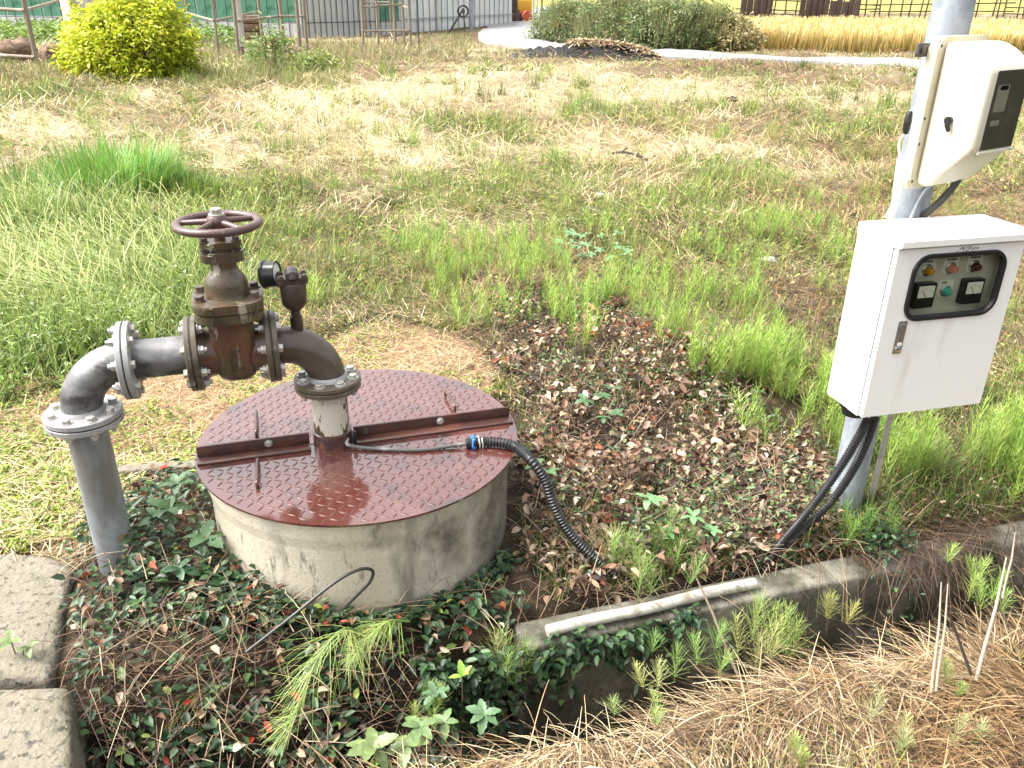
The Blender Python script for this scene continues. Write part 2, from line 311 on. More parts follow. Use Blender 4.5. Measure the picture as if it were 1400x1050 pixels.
def build_ground():
    tt = list(np.arange(.25, 2.0, .024))
    while tt[-1] < 900: tt.append(tt[-1] * 1.024)
    tt = np.array(tt); nu = 230
    a = np.linspace(-1, 1, nu); a = np.sign(a) * np.abs(a) ** 1.25
    S = a[None, :] * (3.2 + 1.5 * tt[:, None]) + .35 * tt[:, None] * .3; T = np.repeat(tt[:, None], nu, 1)
    x, y = xy(S, T); z = gz(x, y)
    V = np.stack([x, y, z], -1).reshape(-1, 3)
    i = np.arange(len(tt) - 1)[:, None] * nu + np.arange(nu - 1)[None, :]
    Q = np.stack([i, i + 1, i + nu + 1, i + nu], -1).reshape(-1, 4)
    me = bpy.data.meshes.new('ground'); me.vertices.add(len(V)); me.vertices.foreach_set('co', V.ravel())
    me.loops.add(Q.size); me.loops.foreach_set('vertex_index', Q.ravel()); me.polygons.add(len(Q)); me.polygons.foreach_set('loop_start', np.arange(len(Q)) * 4)
    me.update(); me.shade_smooth()
    u, v, _ = proj(np.stack([x, y, 0 * x], -1)); ju = u + (fbm(x * 4, y * 4, 71) - .5) * 70; jv = v + (fbm(x * 4, y * 4, 81) - .5) * 45
    cr, br, gr = field_mix(x, y)
    c = .55 * (cr[..., None] * np.array([.80, .68, .44]) + br[..., None] * np.array([.25, .165, .095]) + gr[..., None] * np.array([.085, .075, .035]))
    c *= (1 - .55 * sstep(235, 330, v))[..., None]
    s, t = st(x, y)
    def put(m, col): c[m] = col
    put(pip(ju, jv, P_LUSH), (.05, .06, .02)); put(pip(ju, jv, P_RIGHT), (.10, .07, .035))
    put(pip(ju, jv, P_LGRASS), (.24, .18, .09)); put(pip(ju, jv, P_SOIL), (.30, .195, .11)); put(pip(ju, jv, P_DEAD), (.035, .025, .018))  # soil under dead leaves near black: shade of the gaps painted in
    put(pip(ju, jv, P_VINE) | ((t < 1.9) & (s < .7)), (.045, .032, .021)); put(t < 1.66, (.025, .019, .013)); put((t < 1.30) & (s > -.05), (.22, .145, .075))  # ditch soil coloured dark, its deep shade painted in
    far = t > 60; put(far, (.30, .30, .08))
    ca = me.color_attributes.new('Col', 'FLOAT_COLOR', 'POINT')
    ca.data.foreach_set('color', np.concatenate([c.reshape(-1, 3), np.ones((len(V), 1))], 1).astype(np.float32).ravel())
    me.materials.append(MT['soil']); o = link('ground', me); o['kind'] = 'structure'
build_ground()

# ------------------------------------------------------------------ road beyond the field
def ribbon(name, px, width, m, dz=.03):
    P = spline([Vector(atz(u, v)) for u, v in px], 10); bm = bmesh.new(); last = None
    for i, p in enumerate(P):
        d = (P[min(i + 1, len(P) - 1)] - P[max(i - 1, 0)]).normalized(); n = Vector((-d.y, d.x, 0)); w = width(i / (len(P) - 1))
        row = []
        for k in (-.5, -.49, 0, .49, .5):
            q = p + n * w * k; h = max(float(gz(q.x, q.y)), -.05) + (dz if abs(k) < .495 else -.25); row.append(bm.verts.new((q.x, q.y, h + (.03 if k == 0 else 0))))
        if last:
            for a in range(4): bm.faces.new((last[a], last[a + 1], row[a + 1], row[a]))
        last = row
    o = part(name, bm, m); o['kind'] = 'structure'; return o
ribbon('road', [(760, 10), (725, 27), (700, 41), (703, 56), (760, 67), (870, 74), (1000, 79.5), (1255, 90), (1500, 101), (1800, 112)], lambda q: 2.6 if q < .2 else 2.1, MT['road'], .05)

# ------------------------------------------------------------------ well: concrete ring, steel cover
LID = Vector((-.443, 2.146, .300))
well = thing('concrete_well', 'low round concrete well ring, cream on one side, grey with stains and painted shade on the other', 'well', (LID.x, LID.y, -.02), YAW)
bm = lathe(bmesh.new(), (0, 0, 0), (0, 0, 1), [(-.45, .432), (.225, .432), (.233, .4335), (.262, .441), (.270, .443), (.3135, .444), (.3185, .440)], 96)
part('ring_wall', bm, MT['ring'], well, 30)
lid = thing('well_cover', 'round wet red-brown checker-plate steel cover lying on the concrete well', 'well cover', LID, YAW)
RL, SEAM = .460, -.022
def seg_plate(sign, m, y0):
    a0 = math.asin(y0 / RL); n = 60
    out = [(RL * math.cos(a0 + (math.pi - 2 * a0) * i / n), RL * math.sin(a0 + (math.pi - 2 * a0) * i / n)) for i in range(n + 1)] if sign > 0 else \
          [(RL * math.cos(a0 - (math.pi + 2 * a0) * i / n), RL * math.sin(a0 - (math.pi + 2 * a0) * i / n)) for i in range(n + 1)][::-1]
    bm = bmesh.new(); prism(bm, out, lambda u, v, h: (u, v, h), 0.0, .006); bmesh.ops.triangulate(bm, faces=[f_ for f_ in bm.faces if len(f_.verts) > 4])
    return part('plate', bm, m, lid, 30)
pb = seg_plate(1, MT['lid'], SEAM + .003); pf = seg_plate(-1, MT['lid'], SEAM - .003)
pb['label'] = 'far half of the cover'; pf['label'] = 'near half of the cover, with puddles'
rp = (-.0816, -.0193)                                      # the riser passes here
def treads(parent, cond):
    V = []; Fc = []
    L_, W_, H_ = .0142, .0036, .0014; pit = .0245
    base = [(math.cos(a) * L_, math.sin(a) * W_ * (1 if abs(math.cos(a)) < .9 else .6), 0) for a in np.linspace(0, 2 * math.pi, 8, endpoint=False)]
    top = [(-L_ * .62, -W_ * .35, H_), (L_ * .62, -W_ * .35, H_), (L_ * .62, W_ * .35, H_), (-L_ * .62, W_ * .35, H_)]
    bf = [(0, 1, 10), (0, 10, 9), (7, 0, 9), (1, 2, 10), (2, 3, 11, 10), (3, 4, 11), (4, 8, 11), (4, 5, 8), (5, 6, 8), (6, 7, 9, 8), (8, 9, 10, 11)]
    for i in range(-20, 21):
        for j in range(-20, 21):
            x, y = i * pit, j * pit
            r = math.hypot(x, y)
            if r > RL - .014 or not cond(x, y) or math.hypot(x - rp[0], y - rp[1]) < .075: continue
            a = rad(45) if (i + j) % 2 else rad(-45); a += rad(8); b = len(V)
            ca, sa = math.cos(a), math.sin(a)
            for p in base + top: V.append((x + p[0] * ca - p[1] * sa, y + p[0] * sa + p[1] * ca, .0057 + p[2]))
            Fc += [tuple(b + k for k in q) for q in bf]
    me = bpy.data.meshes.new('tread_pattern'); me.from_pydata(V, [], Fc); me.materials.append(MT['tread']); me.shade_smooth(); me.set_sharp_from_angle(angle=rad(50))
    o = link('tread_pattern', me, parent); o['kind'] = 'stuff'
treads(pb, lambda x, y: y > SEAM + .022); treads(pf, lambda x, y: y < SEAM - .058)
HEX = None
def hexbolt(parent, pos, axis, m='bolt', r=.0115, h=.009, tail=0.0, name='bolt'):
    key = (m, round(r, 4), round(h, 4), round(tail, 4))
    if key not in hexbolt.c:
        bm = lathe(bmesh.new(), (0, 0, 0), (0, 0, 1), [(-.001, r * 1.35), (.002, r * 1.35)], 14)
        lathe(bm, (0, 0, 0), (0, 0, 1), [(.002, r), (h - .001, r), (h, r * .9)], 6)
        if tail:
            lathe(bm, (0, 0, 0), (0, 0, -1), [(0, r * .55), (tail + .02, r * .55)], 8)
            lathe(bm, (0, 0, -tail), (0, 0, -1), [(-.001, r * 1.3), (.002, r * 1.3)], 14); lathe(bm, (0, 0, -tail), (0, 0, -1), [(.002, r), (.012, r)], 6)
        hexbolt.c[key] = finish(bm, 'hex_bolt', MT[m], 30)
    q = Vector(axis).to_track_quat('Z', 'Y').to_matrix().to_4x4() @ Matrix.Rotation(random.random() * 2, 4, 'Z')
    return link(name, hexbolt.c[key], parent, Matrix.Translation(pos) @ q)
hexbolt.c = {}
for x0, x1 in ((-.452, -.147), (-.022, .452)):
    bm = bmesh.new(); bx(bm, x0, x1, SEAM + .002, SEAM + .009, .0065, .043, .0015); bx(bm, x0, x1, SEAM - .038, SEAM + .0015, .0065, .0125, .0012)
    bar = part('angle_bar', bm, MT['lidbar'], lid, 30)
    for xx in ((-.26,) if x0 < -.2 else (.012, .235)):
        hexbolt(bar, (xx, SEAM + .002, .027), (0, -1, 0), 'darkbolt' if xx == .012 else 'bolt', .0085, .006)
def lidloc(u, v, z=.306):
    p = atz(u, v, z); s = (Vector(p) - LID); return Vector((s.x * cY + s.y * sY, -s.x * sY + s.y * cY, .006))
for (u0, v0), (u1, v1) in (((351, 598), (351, 570)), ((622, 562), (609, 541)), ((352, 668), (353, 635))):
    a, b = lidloc(u0, v0), lidloc(u1, v1); b = a + (b - a) * 1.0; h = Vector((0, 0, .020))
    part('lift_handle', tube(bmesh.new(), spline([a - h * .2, a + h * .8, a.lerp(b, .15) + h, b.lerp(a, .15) + h, b + h * .8, b - h * .2], 4), .0046, 8), MT['lidbar'], lid)

# ------------------------------------------------------------------ pipework with gate valve
PO = Vector((-.515, 2.103, 0))
pw = thing('valve_pipework', 'steel pipework with brown gate valve and handwheel bridging from well to grey standpipe', 'pipework', PO, YAW)
ZA, RP = .62, .0505
def pipe(name, a, b, r, m, n=40):
    d = Vector(b) - Vector(a); return part(name, lathe(bmesh.new(), a, d, [(0, r), (d.length, r)], n), MT[m], pw)
def elbow(name, X, z0, Rb, sgn, m):
    pts = [(X, 0, z0 - .012)] + [(X + sgn * (Rb - Rb * math.cos(a)), 0, z0 + Rb * math.sin(a)) for a in np.linspace(0, math.pi / 2, 18)] + [(X + sgn * (Rb + .02), 0, z0 + Rb)]
    return part(name, tube(bmesh.new(), pts, RP, 40), MT[m], pw)
def flange_pair(c, axis, r, m1, m2, boltm='bolt', th=.0145, ph=0.0, nb=8, br=.0115):
    c = Vector(c); d = Vector(axis); a, b = frame_to(d)
    f1 = part('flange', lathe(bmesh.new(), c, d, [(-th - .001, r - .002), (-th + .001, r), (-.003, r), (-.0015, r - .002)], 56), MT[m1], pw, 30)
    f2 = part('flange', lathe(bmesh.new(), c, d, [(.0015, r - .002), (.003, r), (th - .001, r), (th + .001, r - .002)], 56), MT[m2], pw, 30)
    part('gasket', lathe(bmesh.new(), c, d, [(-.0014, r * .985), (.0014, r * .985)], 40), MT['gasket'], f1)
    for i in range(nb):
        an = 2 * math.pi * (i + .5) / nb + ph
        hexbolt(f2, c + (a * math.cos(an) + b * math.sin(an)) * r * .79 + d * (th + .001), d, boltm, br, .011, 2 * th + .004)
    return f1, f2
XS, XV0, XV1, XL = -.626, -.137, -.334, -.494
pipe('riser_pipe', (0, 0, .22), (0, 0, .487), .0500, 'cream')
part('riser_collar', lathe(bmesh.new(), (0, 0, .29), (0, 0, 1), [(0, .0565), (.055, .055), (.058, .051)], 40), MT['lidbar'], pw)
flange_pair((0, 0, .497), (0, 0, 1), .0915, 'flangebrown', 'flangebrown')
elbow('riser_elbow', 0, .509, .111, -1, 'elbowbrown')
part('weld_bead', lathe(bmesh.new(), (0, 0, .5125), (0, 0, 1), [(0, .058), (.006, .0555), (.012, .0520)], 40), MT['galvflange'], pw)
flange_pair((XV0, 0, ZA), (1, 0, 0), .0965, 'flangebrown', 'flangebrown', ph=.1)
flange_pair((XV1, 0, ZA), (-1, 0, 0), .0985, 'flangebrown', 'flangebrown', ph=.1)
pipe('spool_pipe', (XV1 - .01, 0, ZA), (XL + .01, 0, ZA), RP, 'galv')
flange_pair((XL, 0, ZA), (1, 0, 0), .101, 'galvflange', 'galvflange', ph=.15)
elbow('outlet_elbow', XS, .492, .128, 1, 'galv')
part('weld_bead', lathe(bmesh.new(), (XS, 0, .4935), (0, 0, 1), [(0, .058), (.006, .0555), (.012, .0520)], 40), MT['galvflange'], pw)
flange_pair((XS, 0, .478), (0, 0, 1), .0955, 'galvflange', 'galvflange', th=.016)
pipe('standpipe', (XS, 0, -.25), (XS, 0, .466), .0505, 'greypaint')
# valve body
XV = (XV0 + XV1) / 2 + .004
bm = lathe(bmesh.new(), (XV1 + .012, 0, ZA), (1, 0, 0), [(0, .068), (.025, .062), (.15, .062), (XV0 - XV1 - .024, .068)], 40)
last = None
for z, hx, hy, rr in ((.547, .025, .03, .02), (.550, .038, .045, .03), (.558, .046, .056, .034), (.575, .050, .064, .03), (.62, .052, .068, .028), (.70, .056, .072, .026), (.745, .057, .074, .026)):
    L = [bm.verts.new((XV + u, v, z)) for u, v in rrect(hx * 2, hy * 2, rr, 6)]
    if last: skin(bm, last, L)
    else: bm.faces.new(L[::-1])
    last = L
bm.faces.new(last)
vb = part('valve_body', bm, MT['rust'], pw, 45)
for z0, z1, w, d in ((.726, .7495, .170, .194), (.7525, .776, .173, .198)):
    bm = bmesh.new(); prism(bm, rrect(w, d, .050, 8), lambda u, v, h: (XV + u, v, h), z0, z1, .003)
    fl = part('bonnet_flange', bm, MT['olive'], pw, 30)
for u in (-.067, .067):
    for v in (-.040, .040): hexbolt(fl, (XV + u, v, .776), (0, 0, 1), 'darkbolt', .0125, .014, .048)
for u in (-.030, .030):
    hexbolt(fl, (XV + u, .080, .776), (0, 0, 1), 'darkbolt', .012, .012, .048)
bm = bmesh.new(); last = None
for z, hx, hy in ((.772, .060, .056), (.780, .057, .054), (.790, .055, .052), (.806, .0545, .0515), (.820, .050, .048), (.832, .042, .041), (.842, .0355, .035), (.852, .033, .033), (.870, .034, .034)):
    L = [bm.verts.new((XV + hx * math.copysign(abs(math.cos(a)) ** .92, math.cos(a)), hy * math.copysign(abs(math.sin(a)) ** .92, math.sin(a)), z)) for a in np.linspace(0, 2 * math.pi, 40, endpoint=False)]
    if last: skin(bm, last, L)
    last = L
bm.faces.new(last); part('bonnet', bm, MT['olive'], pw, 50)
bm = bmesh.new(); prism(bm, rrect(.106, .074, .03, 6), lambda u, v, h: (XV + u, v, h), .866, .891, .004); g1 = part('gland_flange', bm, MT['olive'], pw, 30)
bm = bmesh.new(); prism(bm, rrect(.102, .060, .025, 6), lambda u, v, h: (XV + u, v, h), .901, .917, .003); g2 = part('gland_flange', bm, MT['olive'], pw, 30)
for u in (-.038, .038): hexbolt(g2, (XV + u, -.012, .917), (0, 0, 1), 'darkbolt', .009, .012, .02)
part('gland_stem', lathe(bmesh.new(), (XV, 0, .886), (0, 0, 1), [(0, .026), (.03, .026), (.031, .014), (.09, .013)], 20), MT['rust'], pw)
ZW, RW = .960, .0975
bm = bmesh.new(); N = 56; last = first = None
for i in range(N):
    a = 2 * math.pi * i / N; d = Vector((math.cos(a), math.sin(a), 0))
    L = [bm.verts.new(Vector((XV, 0, ZW)) + d * (RW + .0118 * math.cos(q)) + Vector((0, 0, .0105 * math.sin(q)))) for q in np.linspace(0, 2 * math.pi, 12, endpoint=False)]
    if last: skin(bm, last, L)
    else: first = L
    last = L
skin(bm, last, first); hw = part('handwheel', bm, MT['wheel'], pw, 60)
part('hub', lathe(bmesh.new(), (XV, 0, ZW - .012), (0, 0, 1), [(0, .021), (.016, .026), (.028, .024), (.034, .018)], 20), MT['wheel'], hw)
hexbolt(hw, (XV, 0, ZW + .022), (0, 0, 1), 'bolt', .0145, .016, name='nut')
for k in range(5):
    a = rad(20 + 72 * k); d = Vector((math.cos(a), math.sin(a), 0)); c = Vector((XV, 0, ZW))
    part('spoke', tube(bmesh.new(), [c + d * .012 + Vector((0, 0, .004)), c + d * .05 + Vector((0, 0, .003)), c + d * (RW - .003)], (.0095, .0075, .0068), 10), MT['wheel'], hw)
# air valve and gauge on the riser elbow
XA = -.067
bm = lathe(bmesh.new(), (XA, 0, .655), (0, 0, 1), [(0, .0165), (.045, .0165), (.046, .0125), (.060, .0125), (.062, .016), (.070, .024), (.082, .033), (.136, .0345), (.140, .033)], 24)
av = part('air_valve', bm, MT['airv'], pw, 40)
bm = bmesh.new(); prism(bm, rrect(.078, .060, .014, 4), lambda u, v, h: (XA + u, v, h), .793, .811, .002)
tube(bm, [(XA, .02, .815), (XA, -.012, .818), (XA, -.026, .816), (XA, -.034, .808)], (.017, .018, .017, .008), 14)
cap = part('valve_cap', bm, MT['airv'], av, 40)
for u in (-.030, .030):
    for v in (-.019, .019): hexbolt(cap, (XA + u, v, .811), (0, 0, 1), 'darkbolt', .0068, .007)
gd = Vector((.92, -.36, .10)).normalized(); gc = Vector((XA - .070, .036, .808))
part('gauge_case', lathe(bmesh.new(), gc, gd, [(-.004, .030), (0, .037), (.006, .0385), (.010, .0345), (.034, .0335), (.0385, .0345), (.0385, .030), (.034, .0295)], 32, caps=(True, False)), MT['black'], av, 40)
part('gauge_dial', lathe(bmesh.new(), gc, gd, [(.0335, .0302), (.0345, .0302)], 32), MT['dial'], av)
part('gauge_stem', tube(bmesh.new(), [gc + gd * .005, gc + Vector((.03, .0, -.02)), Vector((XA, .01, .80))], .006, 8), MT['lidbar'], av)

# ------------------------------------------------------------------ cable, corrugated hoses
c0 = Vector(atz(478, 609, .316)); c1 = Vector(atz(520, 614, .312)); c2 = Vector(atz(575, 615, .312)); c3 = Vector(atz(620, 609, .315)); c4 = Vector(atz(660, 604, .320))
tag(part('power_cable', tube(bmesh.new(), spline([c0 + Vector((-.01, .02, .012)), c0, c1, c2, c3, c4], 8), .0056, 10), MT['cable']), 'thin grey cable lying across the red-brown well cover', 'cable')
part('cable_clip', bx(bmesh.new(), -.005, .005, -.005, .005, 0, .045, .001), MT['rubber'], pw).matrix_local = Matrix.Translation((.058, -.038, .306))
hose = thing('corrugated_hose', 'black corrugated hose arching from the well cover down to the ground', 'hose')
hp = [atz(639, 606, .322), atz(665, 604, .322), atz(690, 606, .323), atz(708, 613, .318), aty(726, 629, 1.985), aty(745, 656, 1.962), aty(757, 690, 1.945), aty(775, 724, 1.93), aty(800, 752, 1.915), aty(830, 778, 1.90), aty(856, 797, 1.892), aty(866, 812, 1.890)]
part('hose_tube', corrugated([Vector(p) for p in hp], .0152, .0095, .17), MT['blackplastic'], hose)
e0, e1 = Vector(hp[0]), Vector(hp[1]); ed = (e1 - e0).normalized()
part('tape_wrap', tube(bmesh.new(), [e0 - ed * .004, e0 + ed * .012, e0 + ed * .016], (.0135, .0162, .0150), 12), MT['rubber'], hose)
rb = random.Random(3)
def knot(c, r, n, amp, m, name, wire):
    pts = []; a, b = frame_to(ed)
    for i in range(n): an = i * 2.2; pts.append(c + (a * math.cos(an) + b * math.sin(an)) * (r + rb.random() * amp) + ed * (rb.random() - .5) * .014)
    part(name, tube(bmesh.new(), spline(pts, 4), wire, 6), MT[m], hose)
knot(e0 + ed * .018, .0165, 15, .007, 'blue', 'blue_twine', .0022); knot(e0 + ed * .037, .0165, 7, .006, 'twine', 'white_tie', .0019)

# ------------------------------------------------------------------ pole, cabinet, meter box
PB = Vector((1.060, 2.232, 0))
pole = thing('steel_pole', 'grey galvanised steel pole carrying the white cabinet and cream meter box', 'pole', PB)
part('shaft', lathe(bmesh.new(), (0, 0, -.3), (0, 0, 1), [(0, .0485), (2.9, .0475)], 48), MT['pole'], pole)
for z in (.385, .372): part('wire_band', lathe(bmesh.new(), (0, 0, z), (0, 0, 1), [(0, .0495), (.003, .0502), (.006, .0495)], 40, caps=(False, False)), MT['twine'] if z > .38 else MT['pole'], pole)
CW, CH, CD = .379, .4945, .1586
cab = thing('control_cabinet', 'white steel control cabinet with lamp window on the pole', 'cabinet', (.931, 1.970, .472), rad(15))
part('body', bx(bmesh.new(), 0, CW, .019, CD, 0, CH - .031, .0025), MT['white'], cab, 30)
bm = bmesh.new(); prof = [(CD + .002, CH - .030), (CD + .002, CH - .002), (.03, CH), (-.008, CH - .003), (-.016, CH - .009), (-.016, CH - .024), (-.010, CH - .026), (-.004, CH - .030)]
prism(bm, prof, lambda u, v, h: (h, u, v), -.002, CW + .002, .001); part('hood', bm, MT['white'], cab, 30)
def fy(y0):
    return lambda u, v, h: (u, y0 - h, v)
wx0, wx1, wz1, wz0 = .060, .328, CH - .054, CH - .219; wcx, wcz = (wx0 + wx1) / 2, (wz0 + wz1) / 2; ww, wh = wx1 - wx0, wz1 - wz0
def plate_with_hole(x0, x1, z0, z1, inner, y0, y1, m, name, parent):
    bm = bmesh.new(); cx = sum(p[0] for p in inner) / len(inner); cz = sum(p[1] for p in inner) / len(inner); out = []
    for u, v in inner:
        dx, dz = u - cx, v - cz; k = min(((x1 - cx) if dx > 0 else (cx - x0)) / max(abs(dx), 1e-6), ((z1 - cz) if dz > 0 else (cz - z0)) / max(abs(dz), 1e-6)); out.append((cx + dx * k, cz + dz * k))
    rows = [[bm.verts.new((u, y, v)) for u, v in L_] for L_, y in ((inner, y1), (inner, y0), (out, y0), (out, y1))]
    for a, b in zip(rows, rows[1:] + rows[:1]): skin(bm, a, b)
    for sx, zz in ((x0, z0), (x0, z1), (x1, z0), (x1, z1)):          # square corners
        i = min(range(len(out)), key=lambda i_: (out[i_][0] - sx) ** 2 + (out[i_][1] - zz) ** 2)
        for q in (2, 3): rows[q][i].co.x = sx; rows[q][i].co.z = zz
    return part(name, bm, m, parent, 25)
door = plate_with_hole(.003, CW - .002, .003, CH - .033, rrect(ww, wh, .042, 8, wcx, wcz), 0, .016, MT['white'], 'door', cab)
part('door_seal', bx(bmesh.new(), .004, CW - .003, .0162, .0188, .004, CH - .034), MT['gasket'], cab)
bm = bmesh.new(); o1, o2 = rrect(ww + .012, wh + .012, .047, 8, wcx, wcz), rrect(ww - .014, wh - .014, .036, 8, wcx, wcz)
rows = [[bm.verts.new((u, y, v)) for u, v in L_] for L_, y in ((o1, -.0003), ([(u, v) for u, v in rrect(ww + .008, wh + .008, .045, 8, wcx, wcz)], -.006), (rrect(ww - .008, wh - .008, .038, 8, wcx, wcz), -.006), (o2, -.001), (o2, .008))]
for a, b in zip(rows, rows[1:]): skin(bm, a, b)
part('window_gasket', bm, MT['rubber'], door, 50)
bm = bmesh.new(); prism(bm, rrect(ww - .010, wh - .010, .037, 8, wcx, wcz), fy(.007), 0, .002); part('window_pane', bm, MT['glass'], door, 30)
# recess with instruments
pan = part('instrument_panel', bx(bmesh.new(), .02, CW - .012, .0300, .0325, .21, CH - .036), MT['panelgrey'], cab, 30)
fr = bpy.data.objects['body']
def cutbody():
    """open the body behind the door window so that the instruments stand in a real recess"""
    bm = bmesh.new(); bx(bm, 0, CW, .060, CD, 0, CH - .031, .002)
    bx(bm, 0, CW, .019, .0598, 0, .205); bx(bm, 0, .016, .019, .0598, .2052, CH - .031); bx(bm, CW - .010, CW, .019, .0598, .2052, CH - .031)
    me = finish(bm, 'body', MT['white'], 30); fr.data = me
cutbody()
bpy.data.objects['door_seal'].data = plate_with_hole(.004, CW - .003, .004, CH - .034, rrect(ww + .01, wh + .01, .044, 8, wcx, wcz), .0162, .0188, MT['gasket'], 'tmp', cab).data
bpy.data.objects.remove(bpy.data.objects['tmp'])
YP = .0300
def lamp(x, z, m, name, r=.0105, lab=None):
    o = part(name, lathe(bmesh.new(), (x, YP - .0002, z), (0, -1, 0), [(0, r * 1.25), (.005, r * 1.25), (.006, r * 1.05), (.016, r), (.020, r * .8), (.0215, r * .3)], 24), MT[m], pan, 40)
    part('bezel', lathe(bmesh.new(), (x, YP - .0002, z), (0, -1, 0), [(0, r * 1.5), (.004, r * 1.5), (.0055, r * 1.3)], 24), MT['chrome'], o, 30)
    pl = part('name_plate', prism(bmesh.new(), rrect(.046, .044, .008, 4, x, z + .007), fy(YP), .0003, .0012), MT['dial'], o, 30)
    for k in range(5 if m != 'teal' else 3):
        a = x - .013 + k * .0058; part('print_mark', prism(bmesh.new(), rrect(.0038 if k % 2 else .0046, .0050, .0008, 1, a, z + .0225), fy(YP), .0013, .0017), MT['ink'], pl, 0)
    if lab: o['label'] = lab
kx = 1.0
lamp(.124, CH - .100, 'amber', 'indicator_lamp', lab='amber indicator lamp'); lamp(.194, CH - .099, 'pink', 'indicator_lamp', lab='pink indicator lamp')
lamp(.265, CH - .098, 'brown', 'indicator_lamp', lab='dark brown indicator lamp'); lamp(.194, CH - .160, 'teal', 'push_button', lab='teal push button')
for x in (.120, .266):
    z = CH - .162
    pmt = part('panel_meter', prism(bmesh.new(), rrect(.060, .066, .003, 2, x, z), fy(YP), .0003, .020, .001), MT['black'], pan, 30)
    dl = part('dial', prism(bmesh.new(), rrect(.047, .031, .002, 2, x, z + .011), fy(YP), .0203, .0212), MT['dial'], pmt, 30)
    for k in range(9):
        a = rad(150 - 15 * k); part('scale_mark', prism(bmesh.new(), [(x + math.cos(a) * q + math.sin(a) * w, z - .004 + math.sin(a) * q - math.cos(a) * w) for q, w in ((.021, -.0005), (.024, -.0005), (.024, .0005), (.021, .0005))], fy(YP), .0214, .0217), MT['ink'], dl, 0)
    part('needle', prism(bmesh.new(), [(x - .001, z - .003), (x + .001, z - .003), (x - .012, z + .016), (x - .0132, z + .0155)], fy(YP), .0214, .0219), MT['ink'], dl, 0)
# worn emblem above the window
em = []
ez = CH - .0435
def emblem(pts): em.append([(.170 + u, ez - .004 + v) for u, v in pts])
emblem([(0, 0), (.004, 0), (.016, .012), (.026, .012), (.023, 0), (.019, 0), (.0205, .008), (.017, .008), (.009, 0), (.006, 0), (.016, .010)][:7] + [(.010, .0045)])
emblem([(.028, 0), (.031, 0), (.034, .012), (.031, .012)]); emblem([(.034, 0), (.037, 0), (.038, .005), (.045, .005), (.046, .012), (.037, .012)]); emblem([(.047, 0), (.050, 0), (.0495, .004), (.056, .004), (.060, .009), (.054, .009), (.048, .006)])
emblem([(.058, .001), (.066, .004), (.069, .0075), (.062, .010), (.061, .006)])
for q in em: part('worn_emblem', prism(bmesh.new(), q, fy(0), .0003, .0009), MT['greyink'], door, 0)
lt = part('latch_plate', prism(bmesh.new(), rrect(.026, .090, .003, 2, .062, CH - .266), fy(0), .0003, .003, .0006), MT['chrome'], door, 30)
part('latch_handle', prism(bmesh.new(), rrect(.019, .056, .003, 2, .062, CH - .256), fy(0), .003, .006, .001), MT['chrome'], lt, 30)
part('lock_button', lathe(bmesh.new(), (.062, -.003, CH - .298), (0, -1, 0), [(0, .0085), (.004, .0085), (.005, .006)], 18), MT['chrome'], lt)
part('paper_tag', prism(bmesh.new(), rrect(.012, .009, .001, 1, .062, CH - .283), fy(0), .0061, .0068), MT['dial'], lt, 0)
part('cable_gland', lathe(bmesh.new(), (.045, .09, .0), (0, 0, -1), [(-.002, .040), (.012, .040), (.016, .034), (.035, .030)], 20), MT['rubber'], cab)

meter = thing('meter_box', 'cream plastic electric meter box with dark window, above the white cabinet', 'meter box', (0, 0, 0), 0)
MY = rad(34); MO = Vector((1.060, 2.152, 1.056))
meter.location = MO; meter.rotation_euler = (0, 0, MY)
HM, WM = .352, .225
bm = bmesh.new(); prism(bm, rrect(WM, HM, .026, 6, 0, HM / 2), fy(.012), 0, .024, .005); part('back_plate', bm, MT['beigeplate'], meter, 40)
w2 = .090
prof = [(-.012, .012), (-.012, HM - .012), (-.060, HM - .010), (-.100, HM - .028), (-.138, HM - .062), (-.138, .108), (-.050, .010)]
bm = bmesh.new(); prism(bm, prof, lambda u, v, h: (h, u, v), -w2, w2); bmesh.ops.bevel(bm, geom=[e for e in bm.edges], offset=.014, segments=4, affect='EDGES', profile=.5)
cv = part('cover', bm, MT['beige'], meter, 40)
bm = bmesh.new(); prism(bm, rrect(.140, .176, .004, 3, .008, .198), fy(-.1375), 0, .0016); part('window_pane', bm, MT['smoke'], cv, 30)
bm = bmesh.new(); prism(bm, rrect(.140, .176, .004, 3, .008, .198), fy(-.1370), 0, .0012); part('window_shade_plate', bm, mat('painted_inside_shade', (.19, .18, .15), .35, layers=(((.28, .27, .23), (20, 20, 20), .5, .7),)), cv, 0)  # flat plate coloured dark for the shaded inside, no opening behind it
for (u, v, w, h, mm) in ((-.022, .225, .050, .060, 'panelgrey'), (-.020, .248, .034, .010, 'black'), (-.026, .170, .040, .012, 'panelgrey')):
    part('meter_face', prism(bmesh.new(), rrect(w, h, .004, 3, u, v), fy(-.1383 - .0003 * (mm == 'black')), 0, .0003), MT[mm], cv, 0)
part('window_sill', bx(bmesh.new(), -.070, .086, -.1425, -.136, .101, .107, .001), MT['beige'], cv)
bm = bmesh.new(); tube(bm, [(-w2 + .002, -.066, .172), (-w2 - .010, -.066, .172)], .009, 14); tube(bm, [(-w2 - .009, -.066, .178), (-w2 - .012, -.070, .160), (-w2 - .012, -.076, .148)], (.007, .006, .004), 10); part('latch_knob', bm, MT['rubber'], cv)
for (u, v) in ((-.100, .02), (-.100, HM - .02), (-.104, .11), (-.104, .17)): part('plate_screw', lathe(bmesh.new(), (u, -.0118, v), (0, -1, 0), [(0, .004), (.001, .0035)], 10), MT['ink'], meter)
